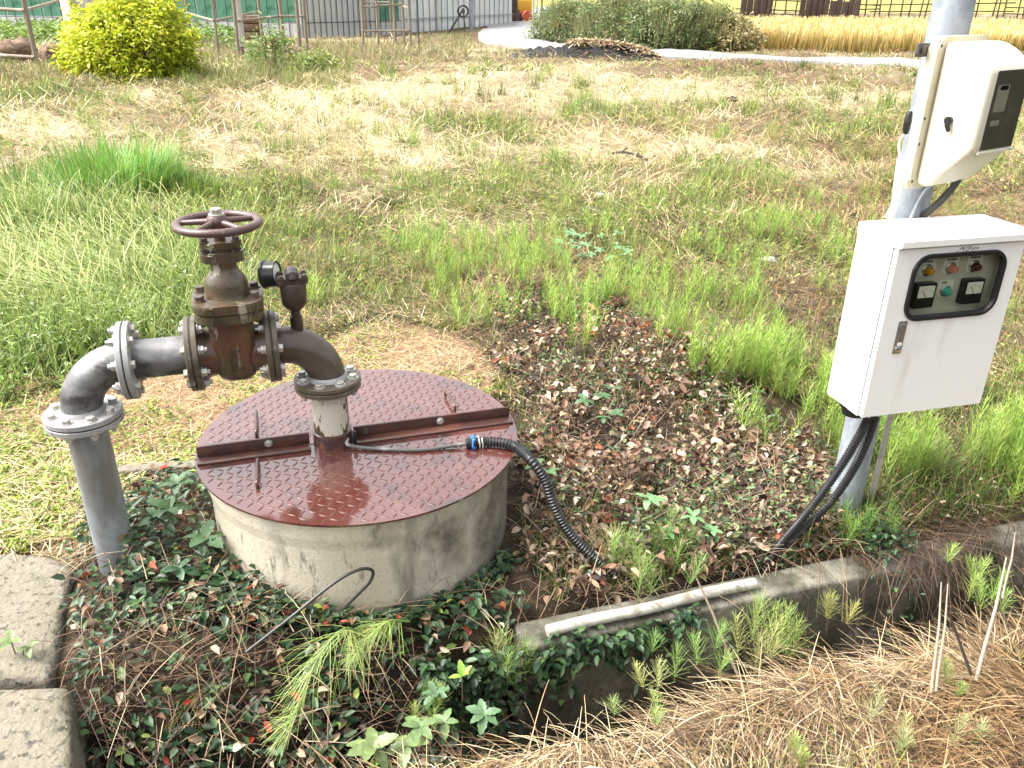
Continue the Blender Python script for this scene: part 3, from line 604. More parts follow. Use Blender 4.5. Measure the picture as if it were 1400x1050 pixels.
bm = bmesh.new(); bx(bm, -.150, -.096, .013, .020, HM - .045, HM - .015, .002); bk = part('bracket', bm, MT['galv'], meter); hexbolt(bk, (-.132, .013, HM - .030), (0, -1, 0), 'darkbolt', .008, .006)

def pxpath(L): return [Vector(aty(u, v, y)) for u, v, y in L]
tag(part('black_feed_cable', tube(bmesh.new(), spline(pxpath([(1310, 245, 2.13), (1298, 262, 2.14), (1278, 282, 2.16), (1255, 300, 2.20)]), 6), .0095, 12), MT['blackcable']), 'thick black cable curving from the meter box behind the cabinet', 'cable')
tag(part('grey_feed_cable', tube(bmesh.new(), spline(pxpath([(1282, 246, 2.15), (1268, 258, 2.16), (1256, 275, 2.165), (1244, 300, 2.17)]), 6), .0045, 10), MT['pole']), 'thin grey cable under the cream meter box', 'cable')
j = thing('cable_joint', 'white plastic cable joint tube tied to the left of the steel pole', 'cable joint', (0, 0, 0))
part('joint_tube', tube(bmesh.new(), pxpath([(1233, 216, 2.17), (1226, 270, 2.17)]), .0115, 16), MT['dial'], j)
part('upper_wire', tube(bmesh.new(), spline(pxpath([(1240, 180, 2.175), (1231, 190, 2.17), (1229, 202, 2.17), (1231, 220, 2.17)]), 6), .0030, 8), MT['twine'], j)
part('lower_wire', tube(bmesh.new(), spline(pxpath([(1225, 268, 2.17), (1220, 280, 2.17), (1210, 297, 2.18)]), 6), .0030, 8), MT['twine'], j)
part('wire_tie', tube(bmesh.new(), spline(pxpath([(1223, 240, 2.158), (1230, 246, 2.155), (1237, 249, 2.16)]), 4), .0018, 6), MT['twine'], j)
part('tape_wrap', tube(bmesh.new(), spline(pxpath([(1244, 152, 2.175), (1241, 166, 2.172), (1238, 183, 2.172)]), 4), (.006, .008, .0085, .0085, .0095, .009, .0085, .008, .006), 10), MT['rubber'], j)
for lab, L in (('black corrugated conduit from the cabinet to the ground, nearer the pole', [(1196, 572, 2.085), (1184, 606, 2.10), (1166, 643, 2.11), (1138, 684, 2.09), (1108, 714, 2.06), (1080, 742, 2.03), (1058, 770, 2.01), (1050, 784, 2.0)]),
               ('black corrugated conduit from the cabinet to the ground, upper left one', [(1186, 574, 2.07), (1170, 604, 2.085), (1148, 640, 2.085), (1118, 682, 2.065), (1092, 714, 2.045), (1066, 744, 2.01), (1050, 768, 1.99), (1042, 784, 1.985)])):
    tag(part('corrugated_conduit', corrugated(pxpath(L), .0128, .0085, .17, 12), MT['blackplastic']), lab, 'conduit', 'conduits below the cabinet')
tag(part('cover_strip', bx(bmesh.new(), -.008, .008, -.006, .006, -.1, .50, .003), MT['pvc']), 'white plastic cable cover running down behind the steel pole', 'cable cover').matrix_world = Matrix.Translation((1.150, 2.250, 0))

# ------------------------------------------------------------------ ditch wall, blocks, kerb, small pipes
def rough_box(name, size, m, seed, cuts=6, amp=.006, bev=.012):
    bm = bmesh.new(); bx(bm, -size[0] / 2, size[0] / 2, -size[1] / 2, size[1] / 2, 0, size[2], bev, 2)
    bmesh.ops.subdivide_edges(bm, edges=[e for e in bm.edges if e.calc_length() > .05], cuts=cuts, use_grid_fill=True)
    for v in bm.verts:
        n = math.sin(v.co.x * 31 + seed) * math.sin(v.co.y * 27 + seed * 2) + .7 * math.sin(v.co.x * 83 + v.co.z * 60) * math.sin(v.co.y * 71 + v.co.z * 55 + seed)
        v.co += v.co.normalized() * amp * n
    return part(name, bm, m, None, 50)
dw = tag(rough_box('ditch_wall', (4.6, .10, .60), MT['wall'], 1, 12, .004, .01), 'mossy concrete ditch wall below the pole, half hidden by vines', 'wall')
q = xy(2.83, 1.600); dw.matrix_world = Matrix.Translation((q[0], q[1], -.632)) @ Matrix.Rotation(YAW, 4, 'Z')
def block(lab, corners, top, h, seed):
    P = [atz(u, v, top) for u, v in corners]; c = np.mean(P, 0)
    bm = bmesh.new(); a = [bm.verts.new((p[0] - c[0], p[1] - c[1], 0)) for p in P]; b = [bm.verts.new((p[0] - c[0], p[1] - c[1], h)) for p in P]
    bm.faces.new(a[::-1]); bm.faces.new(b); skin(bm, a, b); bmesh.ops.bevel(bm, geom=list(bm.edges), offset=.035, segments=5, affect='EDGES', profile=.6)
    bmesh.ops.triangulate(bm, faces=list(bm.faces)); bmesh.ops.subdivide_edges(bm, edges=[e for e in bm.edges if e.calc_length() > .05], cuts=4); bmesh.ops.triangulate(bm, faces=list(bm.faces))
    bm.normal_update()
    for v in bm.verts:
        n = float(fbm(np.array(v.co.x * 17 + v.co.z * 9 + seed), np.array(v.co.y * 17 + v.co.z * 13), seed, 4)) - .5
        v.co += v.normal * .022 * n
    o = tag(part('concrete_block', bm, MT['conc'], None, 80), lab, 'concrete block', 'concrete blocks at the ditch end'); o.location = (c[0], c[1], top - h); return o
block('upper of two rough concrete blocks, beside the grey standpipe', [(-190, 925), (70, 925), (100, 762), (22, 752), (-120, 770)], .03, .32, 1)
block('lower of two rough concrete blocks, at the picture corner', [(-260, 1290), (100, 1290), (98, 935), (-200, 935)], .03, .36, 4)
kb = tag(rough_box('concrete_kerb', (.62, .045, .16), MT['conc'], 3, 6, .003, .006), 'thin concrete kerb just behind the grey standpipe', 'kerb')
kb.matrix_world = Matrix.Translation((-1.10, 2.395, -.115)) @ Matrix.Rotation(rad(9), 4, 'Z')
a, b = Vector(atz(748, 868, -.01)), Vector(atz(1033, 801, -.01))
tag(part('pvc_pipe', tube(bmesh.new(), [a.lerp(b, k / 8) + Vector((0, .012, .002 + .003 * math.sin(k * 1.3))) for k in range(9)], .0155, 16), MT['pvc']), 'dirty white plastic pipe lying along the ditch wall', 'pipe')
wire = [aty(336, 892, 1.50), aty(400, 842, 1.55), aty(455, 798, 1.60), aty(490, 779, 1.64), aty(509, 780, 1.665), aty(506, 795, 1.67), aty(490, 812, 1.675), aty(470, 832, 1.68), aty(455, 850, 1.68)]
tag(part('bent_wire', tube(bmesh.new(), spline([Vector(p) for p in wire], 8), .0042, 8), MT['blackcable']), 'loop of dark wire sticking out of the vines before the well', 'wire')

# ------------------------------------------------------------------ background: frames, greenhouses, machine
def ground_pt(u, v):
    p = atz(u, v); return Vector((p[0], p[1], float(gz(p[0], p[1]))))
def pole_mesh(key, r, h, m):
    k = (key, r, h)
    if k not in pole_mesh.c: pole_mesh.c[k] = finish(lathe(bmesh.new(), (0, 0, -.3), (0, 0, 1), [(0, r), (h + .3, r)], 8), key, MT[m], 40)
    return pole_mesh.c[k]
pole_mesh.c = {}
def pipe_frame(lab, posts, rails, h, r=.035, m='rustpipe', group='pipe frames at the field edge'):
    P = [ground_pt(u, v) for u, v in posts]; o = thing('pipe_frame', lab, 'frame', P[0], 0, group)
    for p in P:
        lean = Matrix.Rotation(random.uniform(-.03, .03), 4, 'Y'); link('post', pole_mesh('post', r * random.choice((.8, 1, 1.1)), h, m), o, Matrix.Translation(p - P[0]) @ lean)
    for i, j, z in rails:
        part('rail', tube(bmesh.new(), [P[i] - P[0] + Vector((0, -.04, z)), P[j] - P[0] + Vector((0, -.04, z))], r * .7, 8), MT[m], o)
    return o
pipe_frame('weathered pipe frame left of the yellow-green bush', [(-60, 90), (52, 93), (97, 66)], [(0, 1, 1.05), (1, 2, 1.05), (0, 1, .25), (0, 1, 1.9), (1, 2, 1.9)], 2.6, .045)
pipe_frame('long weathered pipe frame between the bush and the white post', [(262, 58), (299, 76), (327, 80), (359, 56), (390, 68), (411, 76), (420, 67)], [(0, 2, 1.35), (1, 3, .75), (2, 4, .75), (4, 6, .75), (2, 5, 1.35), (0, 1, .75), (3, 6, 1.36), (0, 2, 2.0)], 2.6, .04)
pipe_frame('small open pipe frame with several uprights before the white greenhouse', [(497, 67), (501, 50), (518, 64), (541, 63), (536, 52), (553, 62), (562, 66)], [(0, 2, 1.0), (2, 5, 1.02), (5, 6, .98), (1, 4, 1.0), (0, 1, 1.6), (0, 6, 1.62), (0, 6, .45)], 1.62, .035)
dg = pipe_frame('thin dark stake right of the small pipe frame', [(573, 65)], [], 2.4, .02, 'darkpipe')
def greenhouse(lab, A, B, n, cover, posts_m, h=2.9, name='greenhouse', net=None):
    A, B = Vector(A), Vector(B); A.z = B.z = 0; d = (B - A) / n; rz = math.atan2(d.y, d.x); o = thing(name, lab, 'greenhouse', A, rz); L = d.length
    me = finish(bx(bmesh.new(), .012, L - .012, .02, .03, .32, h), 'film_panel', MT[cover], 0); sk = finish(bx(bmesh.new(), .004, L - .004, .0, .016, -.1, .40), 'skirt_panel', MT['film'], 0)
    nm = finish(bx(bmesh.new(), .012, L - .012, .035, .042, .45, h - .55), 'net_panel', MT['net'], 0) if net else None
    pm = finish(tube(bmesh.new(), [(0, -.03, -.2), (0, -.03, h)], .013 if posts_m == 'darkpipe' else .024, 6), 'hoop_post', MT[posts_m], 40)
    for i in range(n):
        T = Matrix.Translation((i * L, 0, 0)); link('film_panel', nm if (net and net(i)) else me, o, T); link('skirt_panel', sk, o, T); link('hoop_post', pm, o, T); link('hoop_post', pm, o, Matrix.Translation((i * L + L / 2, 0, 0)))
    for z in (.42, 1.15, 1.9): part('side_rail', tube(bmesh.new(), [(0, -.06, z), (L * n, -.06, z)], .014, 6), MT[posts_m], o)
    bm = bmesh.new(); D = 5.5
    top = [[bm.verts.new((x, .03 + D / 2 - D / 2 * math.cos(k), h + 1.3 * math.sin(k))) for k in np.linspace(0, math.pi, 9)] for x in (0, L * n)]
    for k in range(8): bm.faces.new((top[0][k], top[1][k], top[1][k + 1], top[0][k + 1]))
    part('roof_film', bm, MT['film'], o)
    part('rear_film', bx(bmesh.new(), 0, L * n, D, D + .03, 0, h), MT['film'], o); part('end_film', bx(bmesh.new(), -.03, 0, .03, D, 0, h), MT['film'], o); part('end_film', bx(bmesh.new(), L * n, L * n + .03, .03, D, 0, h), MT['film'], o)
greenhouse('long greenhouse hung with green shade net behind the bush', ground_pt(-420, 30), ground_pt(412, 52), 34, 'film', 'darkpipe', 3.0, net=lambda i: True)
greenhouse('clear film greenhouse with leaning dark hoops, beside the green net house', ground_pt(415, 52), ground_pt(548, 47), 9, 'film', 'darkpipe', 3.0, net=lambda i: i in (7, 8))
greenhouse('white film greenhouse at the start of the road', ground_pt(552, 44), ground_pt(700, 33.5), 10, 'film', 'pole', 3.2)
q = ground_pt(332, 78); o = thing('white_post', 'thick white sleeved post standing in the pipe frame', 'post', q)
part('post_core', lathe(bmesh.new(), (0, 0, -.2), (0, 0, 1), [(0, .05), (.45, .05)], 12), MT['rustpipe'], o); part('white_sleeve', lathe(bmesh.new(), (0, 0, .22), (0, 0, 1), [(0, .085), (.02, .092), (2.5, .085)], 14), MT['pale'], o)
q = ground_pt(128, 76); o = thing('wrapped_column', 'broad pale wrapped column rising behind the yellow-green bush', 'column', q)
part('wrapping', lathe(bmesh.new(), (0, 0, 0), (0, 0, 1), [(0, .46), (.3, .49), (.9, .46), (1.5, .48), (2.6, .45)], 14), MT['pale'], o); part('dark_pipe', tube(bmesh.new(), [(.04, -.53, -.1), (-.05, -.53, 2.6)], .045, 8), MT['rustpipe'], o)
q = ground_pt(347, 55); o = thing('brown_bale', 'square brown bale standing beside the white post', 'bale', q, .2)
for k in range(3): part('bale_layer', bx(bmesh.new(), -.29 + .01 * k, .29 - .012 * k, -.2, .2, .21 * k, .21 * k + .20, .03), MT['bale'], o)
for i, (u, v, w, lab) in enumerate(((8, 86, .55, 'dark brown mound at the foot of the left pipe frame, leftmost'), (30, 84, .62, 'dark brown mound between left frame posts'), (76, 86, .5, 'small brown mound just left of the yellow-green bush'))):
    q = ground_pt(u, v); bm = bmesh.new(); bmesh.ops.create_icosphere(bm, subdivisions=3, radius=1)
    for vv in bm.verts: n = 1 + .18 * math.sin(vv.co.x * 5 + i) * math.sin(vv.co.y * 6) + .08 * math.sin(vv.co.z * 13 + vv.co.x * 9); vv.co = Vector((vv.co.x * w * .55, vv.co.y * w * .5, vv.co.z * w * .5)) * n
    o = tag(part('straw_mound', bm, MT['bale'], None, 60), lab, 'mound', 'mounds by the left frame'); o.location = q + Vector((0, 0, .12))
# leaning hand cart by the pole
q = ground_pt(626, 47); o = thing('hand_cart', 'dark hand cart tipped up against the grey post by the road', 'cart', q)
for dy in (-.18, .18): part('side_rail', tube(bmesh.new(), [(-.30, dy, .02), (.20, dy, .78)], .028, 8), MT['darkpipe'], o)
for k in range(4): f_ = .1 + k * .26; part('cross_bar', tube(bmesh.new(), [(-.30 + .5 * f_, -.18, .02 + .76 * f_), (-.30 + .5 * f_, .18, .02 + .76 * f_)], .02, 6), MT['darkpipe'], o)
bm = bmesh.new()
for i in range(20):
    aa, bb = 2 * math.pi * i / 20, 2 * math.pi * (i + 1) / 20
    tube(bm, [(.20 + .17 * math.cos(aa), -.26, .70 + .17 * math.sin(aa)), (.20 + .17 * math.cos(bb), -.26, .70 + .17 * math.sin(bb))], .035, 6)
part('wheel', bm, MT['rubber'], o); part('wheel_hub', lathe(bmesh.new(), (.20, -.29, .70), (0, 1, 0), [(0, .07), (.1, .07)], 10), MT['darkpipe'], o)
part('support_leg', tube(bmesh.new(), [(.18, .1, .72), (.26, .1, 0)], .024, 6), MT['darkpipe'], o)
q = ground_pt(645, 41); tag(link('grey_post', pole_mesh('grey_post', .075, 3.0, 'pole')), 'tall grey post beside the tipped hand cart', 'post').location = q
for u, v, r, lab in ((599, 41, .05, 'slim pale pole against the white greenhouse'), (729, 34, .05, 'leftmost thin pale pole beside the hedge'), (734, 33, .04, 'thin pale pole between machine and hedge')):
    tag(link('pale_pole', pole_mesh('pale_pole', r, 2.8, 'pale')), lab, 'pole', 'pale poles by the road').location = ground_pt(u, v)
q = ground_pt(712, 31); o = thing('farm_machine', 'small yellow and red farm machine parked on the road', 'machine', q, .2)
part('body', bx(bmesh.new(), -.25, .45, -.3, .3, .42, .98, .05), MT['yellow'], o); part('engine', bx(bmesh.new(), -.1, .38, -.36, .2, .18, .42, .03), MT['darkwood'], o)
part('drum', lathe(bmesh.new(), (.22, -.5, .30), (0, 1, 0), [(0, .22), (.04, .25), (.2, .25), (.24, .22)], 18), MT['red'], o)
for x in (-.15, .38): part('wheel', lathe(bmesh.new(), (x, -.42, .16), (0, 1, 0), [(0, .14), (.03, .17), (.12, .17), (.15, .14)], 16), MT['rubber'], o)
q = ground_pt(700, 32); o = thing('dark_drums', 'rusty dark drums stacked left of the yellow machine', 'drum', q)
for x, z in ((-.15, 0), (.15, 0), (.05, .55)): part('drum', lathe(bmesh.new(), (x, 0, z), (0, 0, 1), [(0, .19), (.02, .2), (.25, .195), (.27, .205), (.29, .195), (.52, .2), (.54, .19)], 14), MT['darkwood'], o)
# charred pile with straw
pc = ground_pt(800, 79); o = thing('charred_pile', 'long heap of black charred husks topped with pale straw', 'heap', pc)
def heap(L, D, H, seed, nx=60, ny=16):
    bm = bmesh.new(); g = []
    for i in range(nx + 1):
        row = []
        for j_ in range(ny + 1):
            x, y = (i / nx * 2 - 1), (j_ / ny * 2 - 1); e = max(0, 1 - x * x - y * y * .9); n = float(fbm(np.array(x * 9 + seed), np.array(y * 4.), seed)); row.append(bm.verts.new((x * L, y * D, H * e ** .7 * (.45 + 1.1 * n) - .05)))
        g.append(row)
    for i in range(nx):
        for j_ in range(ny): bm.faces.new((g[i][j_], g[i + 1][j_], g[i + 1][j_ + 1], g[i][j_ + 1]))
    return bm
part('char', heap(1.95, .6, .30, 3), MT['char'], o, 50)
EB = []
# fence behind the wheat
FY = 37.0
fo = thing('pole_fence', 'long brown pole fence behind the golden wheat field', 'fence', (9, FY, 0))
pm = finish(lathe(bmesh.new(), (0, 0, -.2), (0, 0, 1), [(0, .035), (2.5, .025)], 6), 'fence_post', MT['bamboo'], 40)
rj = random.Random(5)
for i in range(76): link('fence_post', pm, fo, Matrix.Translation((i * .36 + rj.uniform(-.12, .12), rj.uniform(-.1, .1), rj.uniform(-.5, 0))) @ Matrix.Rotation(rj.uniform(-.06, .06), 4, 'Y'))
for k in range(8):
    for seg in range(5):
        z = .55 + .24 * k + rj.uniform(-.05, .05); part('fence_rail', tube(bmesh.new(), [(seg * 5.4 - .2, -.1, z + rj.uniform(-.1, .1)), (seg * 5.4 + 2.6, -.12, z + rj.uniform(-.12, .08)), (seg * 5.4 + 5.6, -.1, z + rj.uniform(-.1, .1))], .028, 6), MT['bamboo'], fo)
for (u0, u1, z1, lab) in ((1012, 1056, 1.5, 'dark brown board stack behind the wheat, nearest the hedge'), (1093, 1133, 1.9, 'tallest dark brown board stack against the pole fence'), (1134, 1176, 1.25, 'low dark board stack right of the tallest one')):
    x0, x1 = aty(u0, 15, FY - .5)[0], aty(u1, 15, FY - .5)[0]; o = thing('board_stack', lab, 'board stack', (x0, FY - .5, 0), 0, 'board stacks by the fence'); n = 5
    for k in range(n): w = (x1 - x0) / n; part('board', bx(bmesh.new(), k * w, k * w + w - .03, -.05 + rj.uniform(-.04, .04), .05, -.1, z1 + rj.uniform(-.2, .12), .01), MT['darkwood'], o)

# ------------------------------------------------------------------ vegetation generators
def cards(name, groups, m, parent=None, stuff=False, smooth=True):
    V = np.concatenate([g[0] for g in groups]).astype(np.float32); C = np.concatenate([g[2] for g in groups]).astype(np.float32); Q = []; off = 0
    for g in groups: Q.append(g[1] + off); off += len(g[0])
    Q = np.concatenate(Q).astype(np.int32)
    me = bpy.data.meshes.new(name); me.vertices.add(len(V)); me.vertices.foreach_set('co', V.ravel()); me.loops.add(Q.size); me.loops.foreach_set('vertex_index', Q.ravel())
    me.polygons.add(len(Q)); me.polygons.foreach_set('loop_start', np.arange(len(Q), dtype=np.int32) * 4); me.update()
    if smooth: me.shade_smooth()
    ca = me.color_attributes.new('Col', 'FLOAT_COLOR', 'POINT'); ca.data.foreach_set('color', np.concatenate([C, np.ones((len(C), 1), np.float32)], 1).ravel())
    me.materials.append(MT[m] if isinstance(m, str) else m); o = link(name, me, parent)
    if stuff: o['kind'] = 'stuff'
    return o
def A(v, n): return np.broadcast_to(np.asarray(v, float), (n,)).copy()
def strands(base, yaw, L, elev, droop, width, col, nseg=2, tip=.2, tipcol=None, twist=0.0):
    n = len(base); L, elev, droop, width, yaw = (A(q, n) for q in (L, elev, droop, width, yaw)); tau = np.linspace(0, 1, nseg + 1)[None, :, None]
    dh = np.stack([np.cos(yaw), np.sin(yaw), 0 * yaw], 1)[:, None, :]; up = np.array([0, 0, 1.0])
    ce = base[:, None, :] + dh * (L * np.cos(elev))[:, None, None] * tau + up * ((L * np.sin(elev))[:, None, None] * tau - (L * droop)[:, None, None] * tau ** 2)
    tw = yaw + A(twist, n); sd_ = np.stack([-np.sin(tw), np.cos(tw), 0 * yaw], 1)[:, None, :] * (width / 2)[:, None, None] * (1 - (1 - tip) * tau ** 1.5)
    V = np.stack([ce - sd_, ce + sd_], 2).reshape(-1, 3); k = (nseg + 1) * 2
    b = (np.arange(n) * k)[:, None] + (np.arange(nseg) * 2)[None, :]; Q = np.stack([b, b + 1, b + 3, b + 2], -1).reshape(-1, 4)
    if tipcol is None: C = np.repeat(col, k, 0)
    else: C = (col[:, None, :] * (1 - tau) + tipcol[:, None, :] * tau); C = np.repeat(C, 2, 1).reshape(-1, 3)
    return V, Q, C
def leaves(base, yaw, elev, L, wid, col, roll=0.0, fold=.25, droop=.15):
    n = len(base); yaw, elev, L, wid, roll = (A(q, n) for q in (yaw, elev, L, wid, roll))
    d = np.stack([np.cos(yaw) * np.cos(elev), np.sin(yaw) * np.cos(elev), np.sin(elev)], 1); s0 = np.stack([-np.sin(yaw), np.cos(yaw), 0 * yaw], 1); n0 = np.cross(d, s0)
    s1 = s0 * np.cos(roll)[:, None] + n0 * np.sin(roll)[:, None]; n1 = np.cross(d, s1)
    def pt(a, b, c): return base + d * (L * a)[:, None] + s1 * (wid * b)[:, None] + n1 * (wid * c)[:, None]
    fo = fold
    V = np.stack([pt(0, 0, 0), pt(.28, .44, fo), pt(.68, .40, fo * .9), pt(1, 0, -droop), pt(.68, -.40, fo * .9), pt(.28, -.44, fo)], 1).reshape(-1, 3)
    b = np.arange(n)[:, None] * 6; Q = np.concatenate([b + np.array([[0, 3, 2, 1]]), b + np.array([[0, 5, 4, 3]])]); return V, Q, np.repeat(col, 6, 0)
def pick(n, cols, w=None, jit=.25):
    cols = np.array(cols, float); i = rng.choice(len(cols), n, p=None if w is None else np.array(w) / sum(w)); c = cols[i] * (1 + (rng.random((n, 1)) - .5) * 2 * jit); return np.clip(c * (1 + (rng.random((n, 3)) - .5) * .12), .004, .9)
U_ = lambda a, b, n: a + (b - a) * rng.random(n)
ROADP = np.array([list(p) for p in spline([Vector(atz(u, v)) for u, v in [(760, 10), (725, 27), (700, 41), (703, 56), (760, 67), (870, 74), (1000, 79.5), (1255, 90), (1500, 101), (1800, 112)]], 10)])[:, :2]
def clear(x, y, road=1.25):
    s, t = st(x, y); ok = (t > 1.66) & (np.hypot(x - LID.x, y - LID.y) > .455) & (np.hypot(x - PB.x, y - PB.y) > .055) & (np.hypot(x + 1.112, y - 1.915) > .056)
    far = y > 10
    if far.any():
        dd = np.full(len(x), 9.0); xf, yf = x[far], y[far]; dd[far] = np.min(np.hypot(xf[:, None] - ROADP[None, :, 0], yf[:, None] - ROADP[None, :, 1]), 1); ok &= dd > road
    return ok
def sample(n, u0, u1, v0, v1, poly=None, juv=(26, 16), z=0.0, road=1.25):
    u, v = U_(u0, u1, n), U_(v0, v1, n); p = atz(u, v, z); x, y = p[:, 0], p[:, 1]; k = clear(x, y, road)
    if poly is not None: k &= pip(u + (fbm(x * 4, y * 4, 71) - .5) * juv[0] * 2, v + (fbm(x * 4, y * 4, 81) - .5) * juv[1] * 2, poly)
    return u[k], v[k], x[k], y[k]
def base3(x, y, dz=0.0): return np.stack([x, y, gz(x, y) + dz], 1)
def lodw(real, x, y, k=.75): return np.maximum(real, k * (y * cP + 1.2 * sP) / 834.0)
CREAMC, TANC, ORNG, DKBR = (.74, .63, .40), (.48, .365, .195), (.39, .225, .105), (.09, .065, .042)
G_Y, G_L, G_M, G_D = (.33, .38, .065), (.21, .31, .055), (.105, .175, .032), (.042, .085, .02)

# ---- mown field: dry litter and green regrowth
def special(u, v): return pip(u, v, P_DEAD) | pip(u, v, P_SOIL) | pip(u, v, P_LUSH) | pip(u, v, P_VINE)
def field():
    parts_ = [sample(185000, -260, 1660, 28, 545), sample(30000, -1100, -260, 28, 545), sample(12000, 1660, 2200, 28, 545)]; u, v, x, y = (np.concatenate(q) for q in zip(*parts_))
    edge = (v < 62 + 10 * vnoise(u / 40, v * 0, 2)) & (u < 640)
    k = ~special(u, v) & (y < 27) & ~((u > 975) & (v < 74)); u, v, x, y = u[k], v[k], x[k], y[k]
    cr, br, gr = field_mix(x, y); r = rng.random(len(x)); typ = np.where(r < cr, 0, np.where(r < cr + br, 1, 2))
    out = []
    for tq, cols, w in ((0, (CREAMC, (.54, .43, .24), TANC, (.2, .14, .08)), (4, 3, 3, 1.5)), (1, (ORNG, TANC, (.23, .145, .08), DKBR, (.5, .4, .22)), (3.5, 4, 3, 3, 1.2))):
        m = typ == tq; n = m.sum(); sc_ = np.clip(y[m] / 5, .7, 2.2)
        out.append(strands(base3(x[m], y[m], (U_(.0, .04, n) + .06 * np.clip(vnoise(x[m] * 3, y[m] * 3, 101) - .45, 0, 1)) * sc_), 6.28 * vnoise(x[m] * 1.2, y[m] * 1.2, 103) + rng.normal(0, .9, n), U_(.05, .19, n) * sc_, U_(-.1, .55, n), U_(.0, .3, n), lodw(.0032, x[m], y[m], .62), pick(n, cols, w), 2, .5))
    cards('dry_grass_litter', out, 'straw', stuff=True)
    m = typ == 2; n = m.sum(); xx, yy = x[m], y[m]; sc_ = np.clip(yy / 5, .6, 1.8); h = U_(.03, .10, n) * sc_ * (.6 + .9 * fbm(xx * 1.5, yy * 1.5, 91))
    gcol = pick(n, (G_Y, G_L, G_M, (.36, .34, .12), (.44, .37, .18)), (3, 4, 3, 2, 1.5)); 
    rep = 2; X2, Y2 = np.repeat(xx, rep) + rng.normal(0, .02, n * rep) * np.repeat(sc_, rep), np.repeat(yy, rep) + rng.normal(0, .02, n * rep) * np.repeat(sc_, rep); h2 = np.repeat(h, rep) * U_(.6, 1.3, n * rep); gc2 = np.repeat(gcol, rep, 0) * U_(.7, 1.2, n * rep)[:, None]
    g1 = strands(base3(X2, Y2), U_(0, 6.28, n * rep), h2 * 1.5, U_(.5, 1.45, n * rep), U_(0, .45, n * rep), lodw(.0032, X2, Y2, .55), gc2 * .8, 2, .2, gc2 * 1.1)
    q = rng.random(n) < .30; n2 = q.sum()
    g2 = leaves(base3(xx[q], yy[q], U_(.005, .06, n2) * sc_[q]), U_(0, 6.28, n2), U_(-.2, .9, n2), U_(.02, .045, n2) * sc_[q], U_(.008, .018, n2) * sc_[q], gcol[q], U_(-.8, .8, n2))
    cards('field_weeds', [g1, g2], 'leaf', stuff=True)
field()
# ---- lush weeds left of the valve
def lush():
    u, v, x, y = sample(60000, -420, 470, 245, 570, P_LUSH, (70, 50)); n = len(x); d = np.clip((v - 280) / 240, 0, 1)
    gap = rng.random(n) < .35 + 1.3 * sstep(.36, .56, fbm(x * 2.6, y * 2.6, 151)); u, v, x, y, d = u[gap], v[gap], x[gap], y[gap], d[gap]; n = len(x); col = pick(n, (G_M, G_L, G_D, (.27, .34, .10), (.38, .38, .15)), (2, 4, 1.5, 5, 2)); h = U_(.12, .36, n) * (1.25 - .7 * d) * (.7 + .6 * fbm(x * 2, y * 2, 13))
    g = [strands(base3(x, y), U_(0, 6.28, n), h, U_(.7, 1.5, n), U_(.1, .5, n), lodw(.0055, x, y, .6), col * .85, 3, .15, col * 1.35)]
    q = rng.random(n) < (.12 + .45 * d); n2 = q.sum(); cc = pick(n2, (G_L, G_M, (.26, .36, .13), (.34, .42, .2)), (4, 2, 2, 2))
    g.append(leaves(base3(x[q], y[q], h[q] * U_(.2, .9, n2)), U_(0, 6.28, n2), U_(-.3, .9, n2), U_(.018, .04, n2), U_(.005, .012, n2), cc, U_(-.6, .6, n2)))
    cards('lush_weeds', g, 'leaf', stuff=True)
    u, v, x, y = sample(6500, -300, 330, 290, 470); k = rng.random(len(x)) < np.clip(1.3 - u / 300, .05, 1) * np.clip(1.4 - np.abs(v - 385 + u * .1) / 75, 0, 1) * sstep(.25, .5, fbm(x * 3, y * 3, 33)); x, y = x[k], y[k]; n = len(x)
    c0, c1 = pick(n, (G_M, G_L)), pick(n, ((.56, .56, .22), (.64, .61, .30), (.46, .52, .18)))
    b = base3(x, y); yaw = rng.normal(2.9, .7, n); L = U_(.28, .62, n)
    o = cards('seeding_grass', [strands(b, yaw, L, U_(.75, 1.15, n), U_(.25, .48, n), lodw(.0036, x, y, .6), c0, 5, .9, c1)], 'leaf', stuff=True)
lush()
def clump(lab, u, v, nb, rx, ry, L0, L1, cols, name='grass_clump', lean=None, wid=.009, group=None):
    c = ground_pt(u, v); o = thing(name, lab, 'grass', c, 0, group); a = U_(0, 6.28, nb); r = np.sqrt(rng.random(nb)); bx_, by_ = np.cos(a) * r * rx, np.sin(a) * r * ry
    b = np.stack([bx_, by_, gz(bx_ + c.x, by_ + c.y) - c.z], 1); yaw = a + U_(-.8, .8, nb) if lean is None else U_(lean - .9, lean + .9, nb)
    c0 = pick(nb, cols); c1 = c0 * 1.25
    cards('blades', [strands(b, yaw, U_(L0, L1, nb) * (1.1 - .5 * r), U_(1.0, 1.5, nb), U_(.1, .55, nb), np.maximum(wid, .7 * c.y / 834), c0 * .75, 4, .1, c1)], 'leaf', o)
GC = 'tall grass clumps on the left'
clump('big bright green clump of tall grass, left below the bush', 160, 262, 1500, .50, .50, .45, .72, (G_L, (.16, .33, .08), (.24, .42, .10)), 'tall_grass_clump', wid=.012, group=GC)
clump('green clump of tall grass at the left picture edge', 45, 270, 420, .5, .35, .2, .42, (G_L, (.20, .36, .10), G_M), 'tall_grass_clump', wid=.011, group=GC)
clump('tuft of broad green grass blades right of the big clump', 262, 268, 420, .3, .25, .18, .32, (G_L, G_M), 'tall_grass_clump', wid=.012, group=GC)
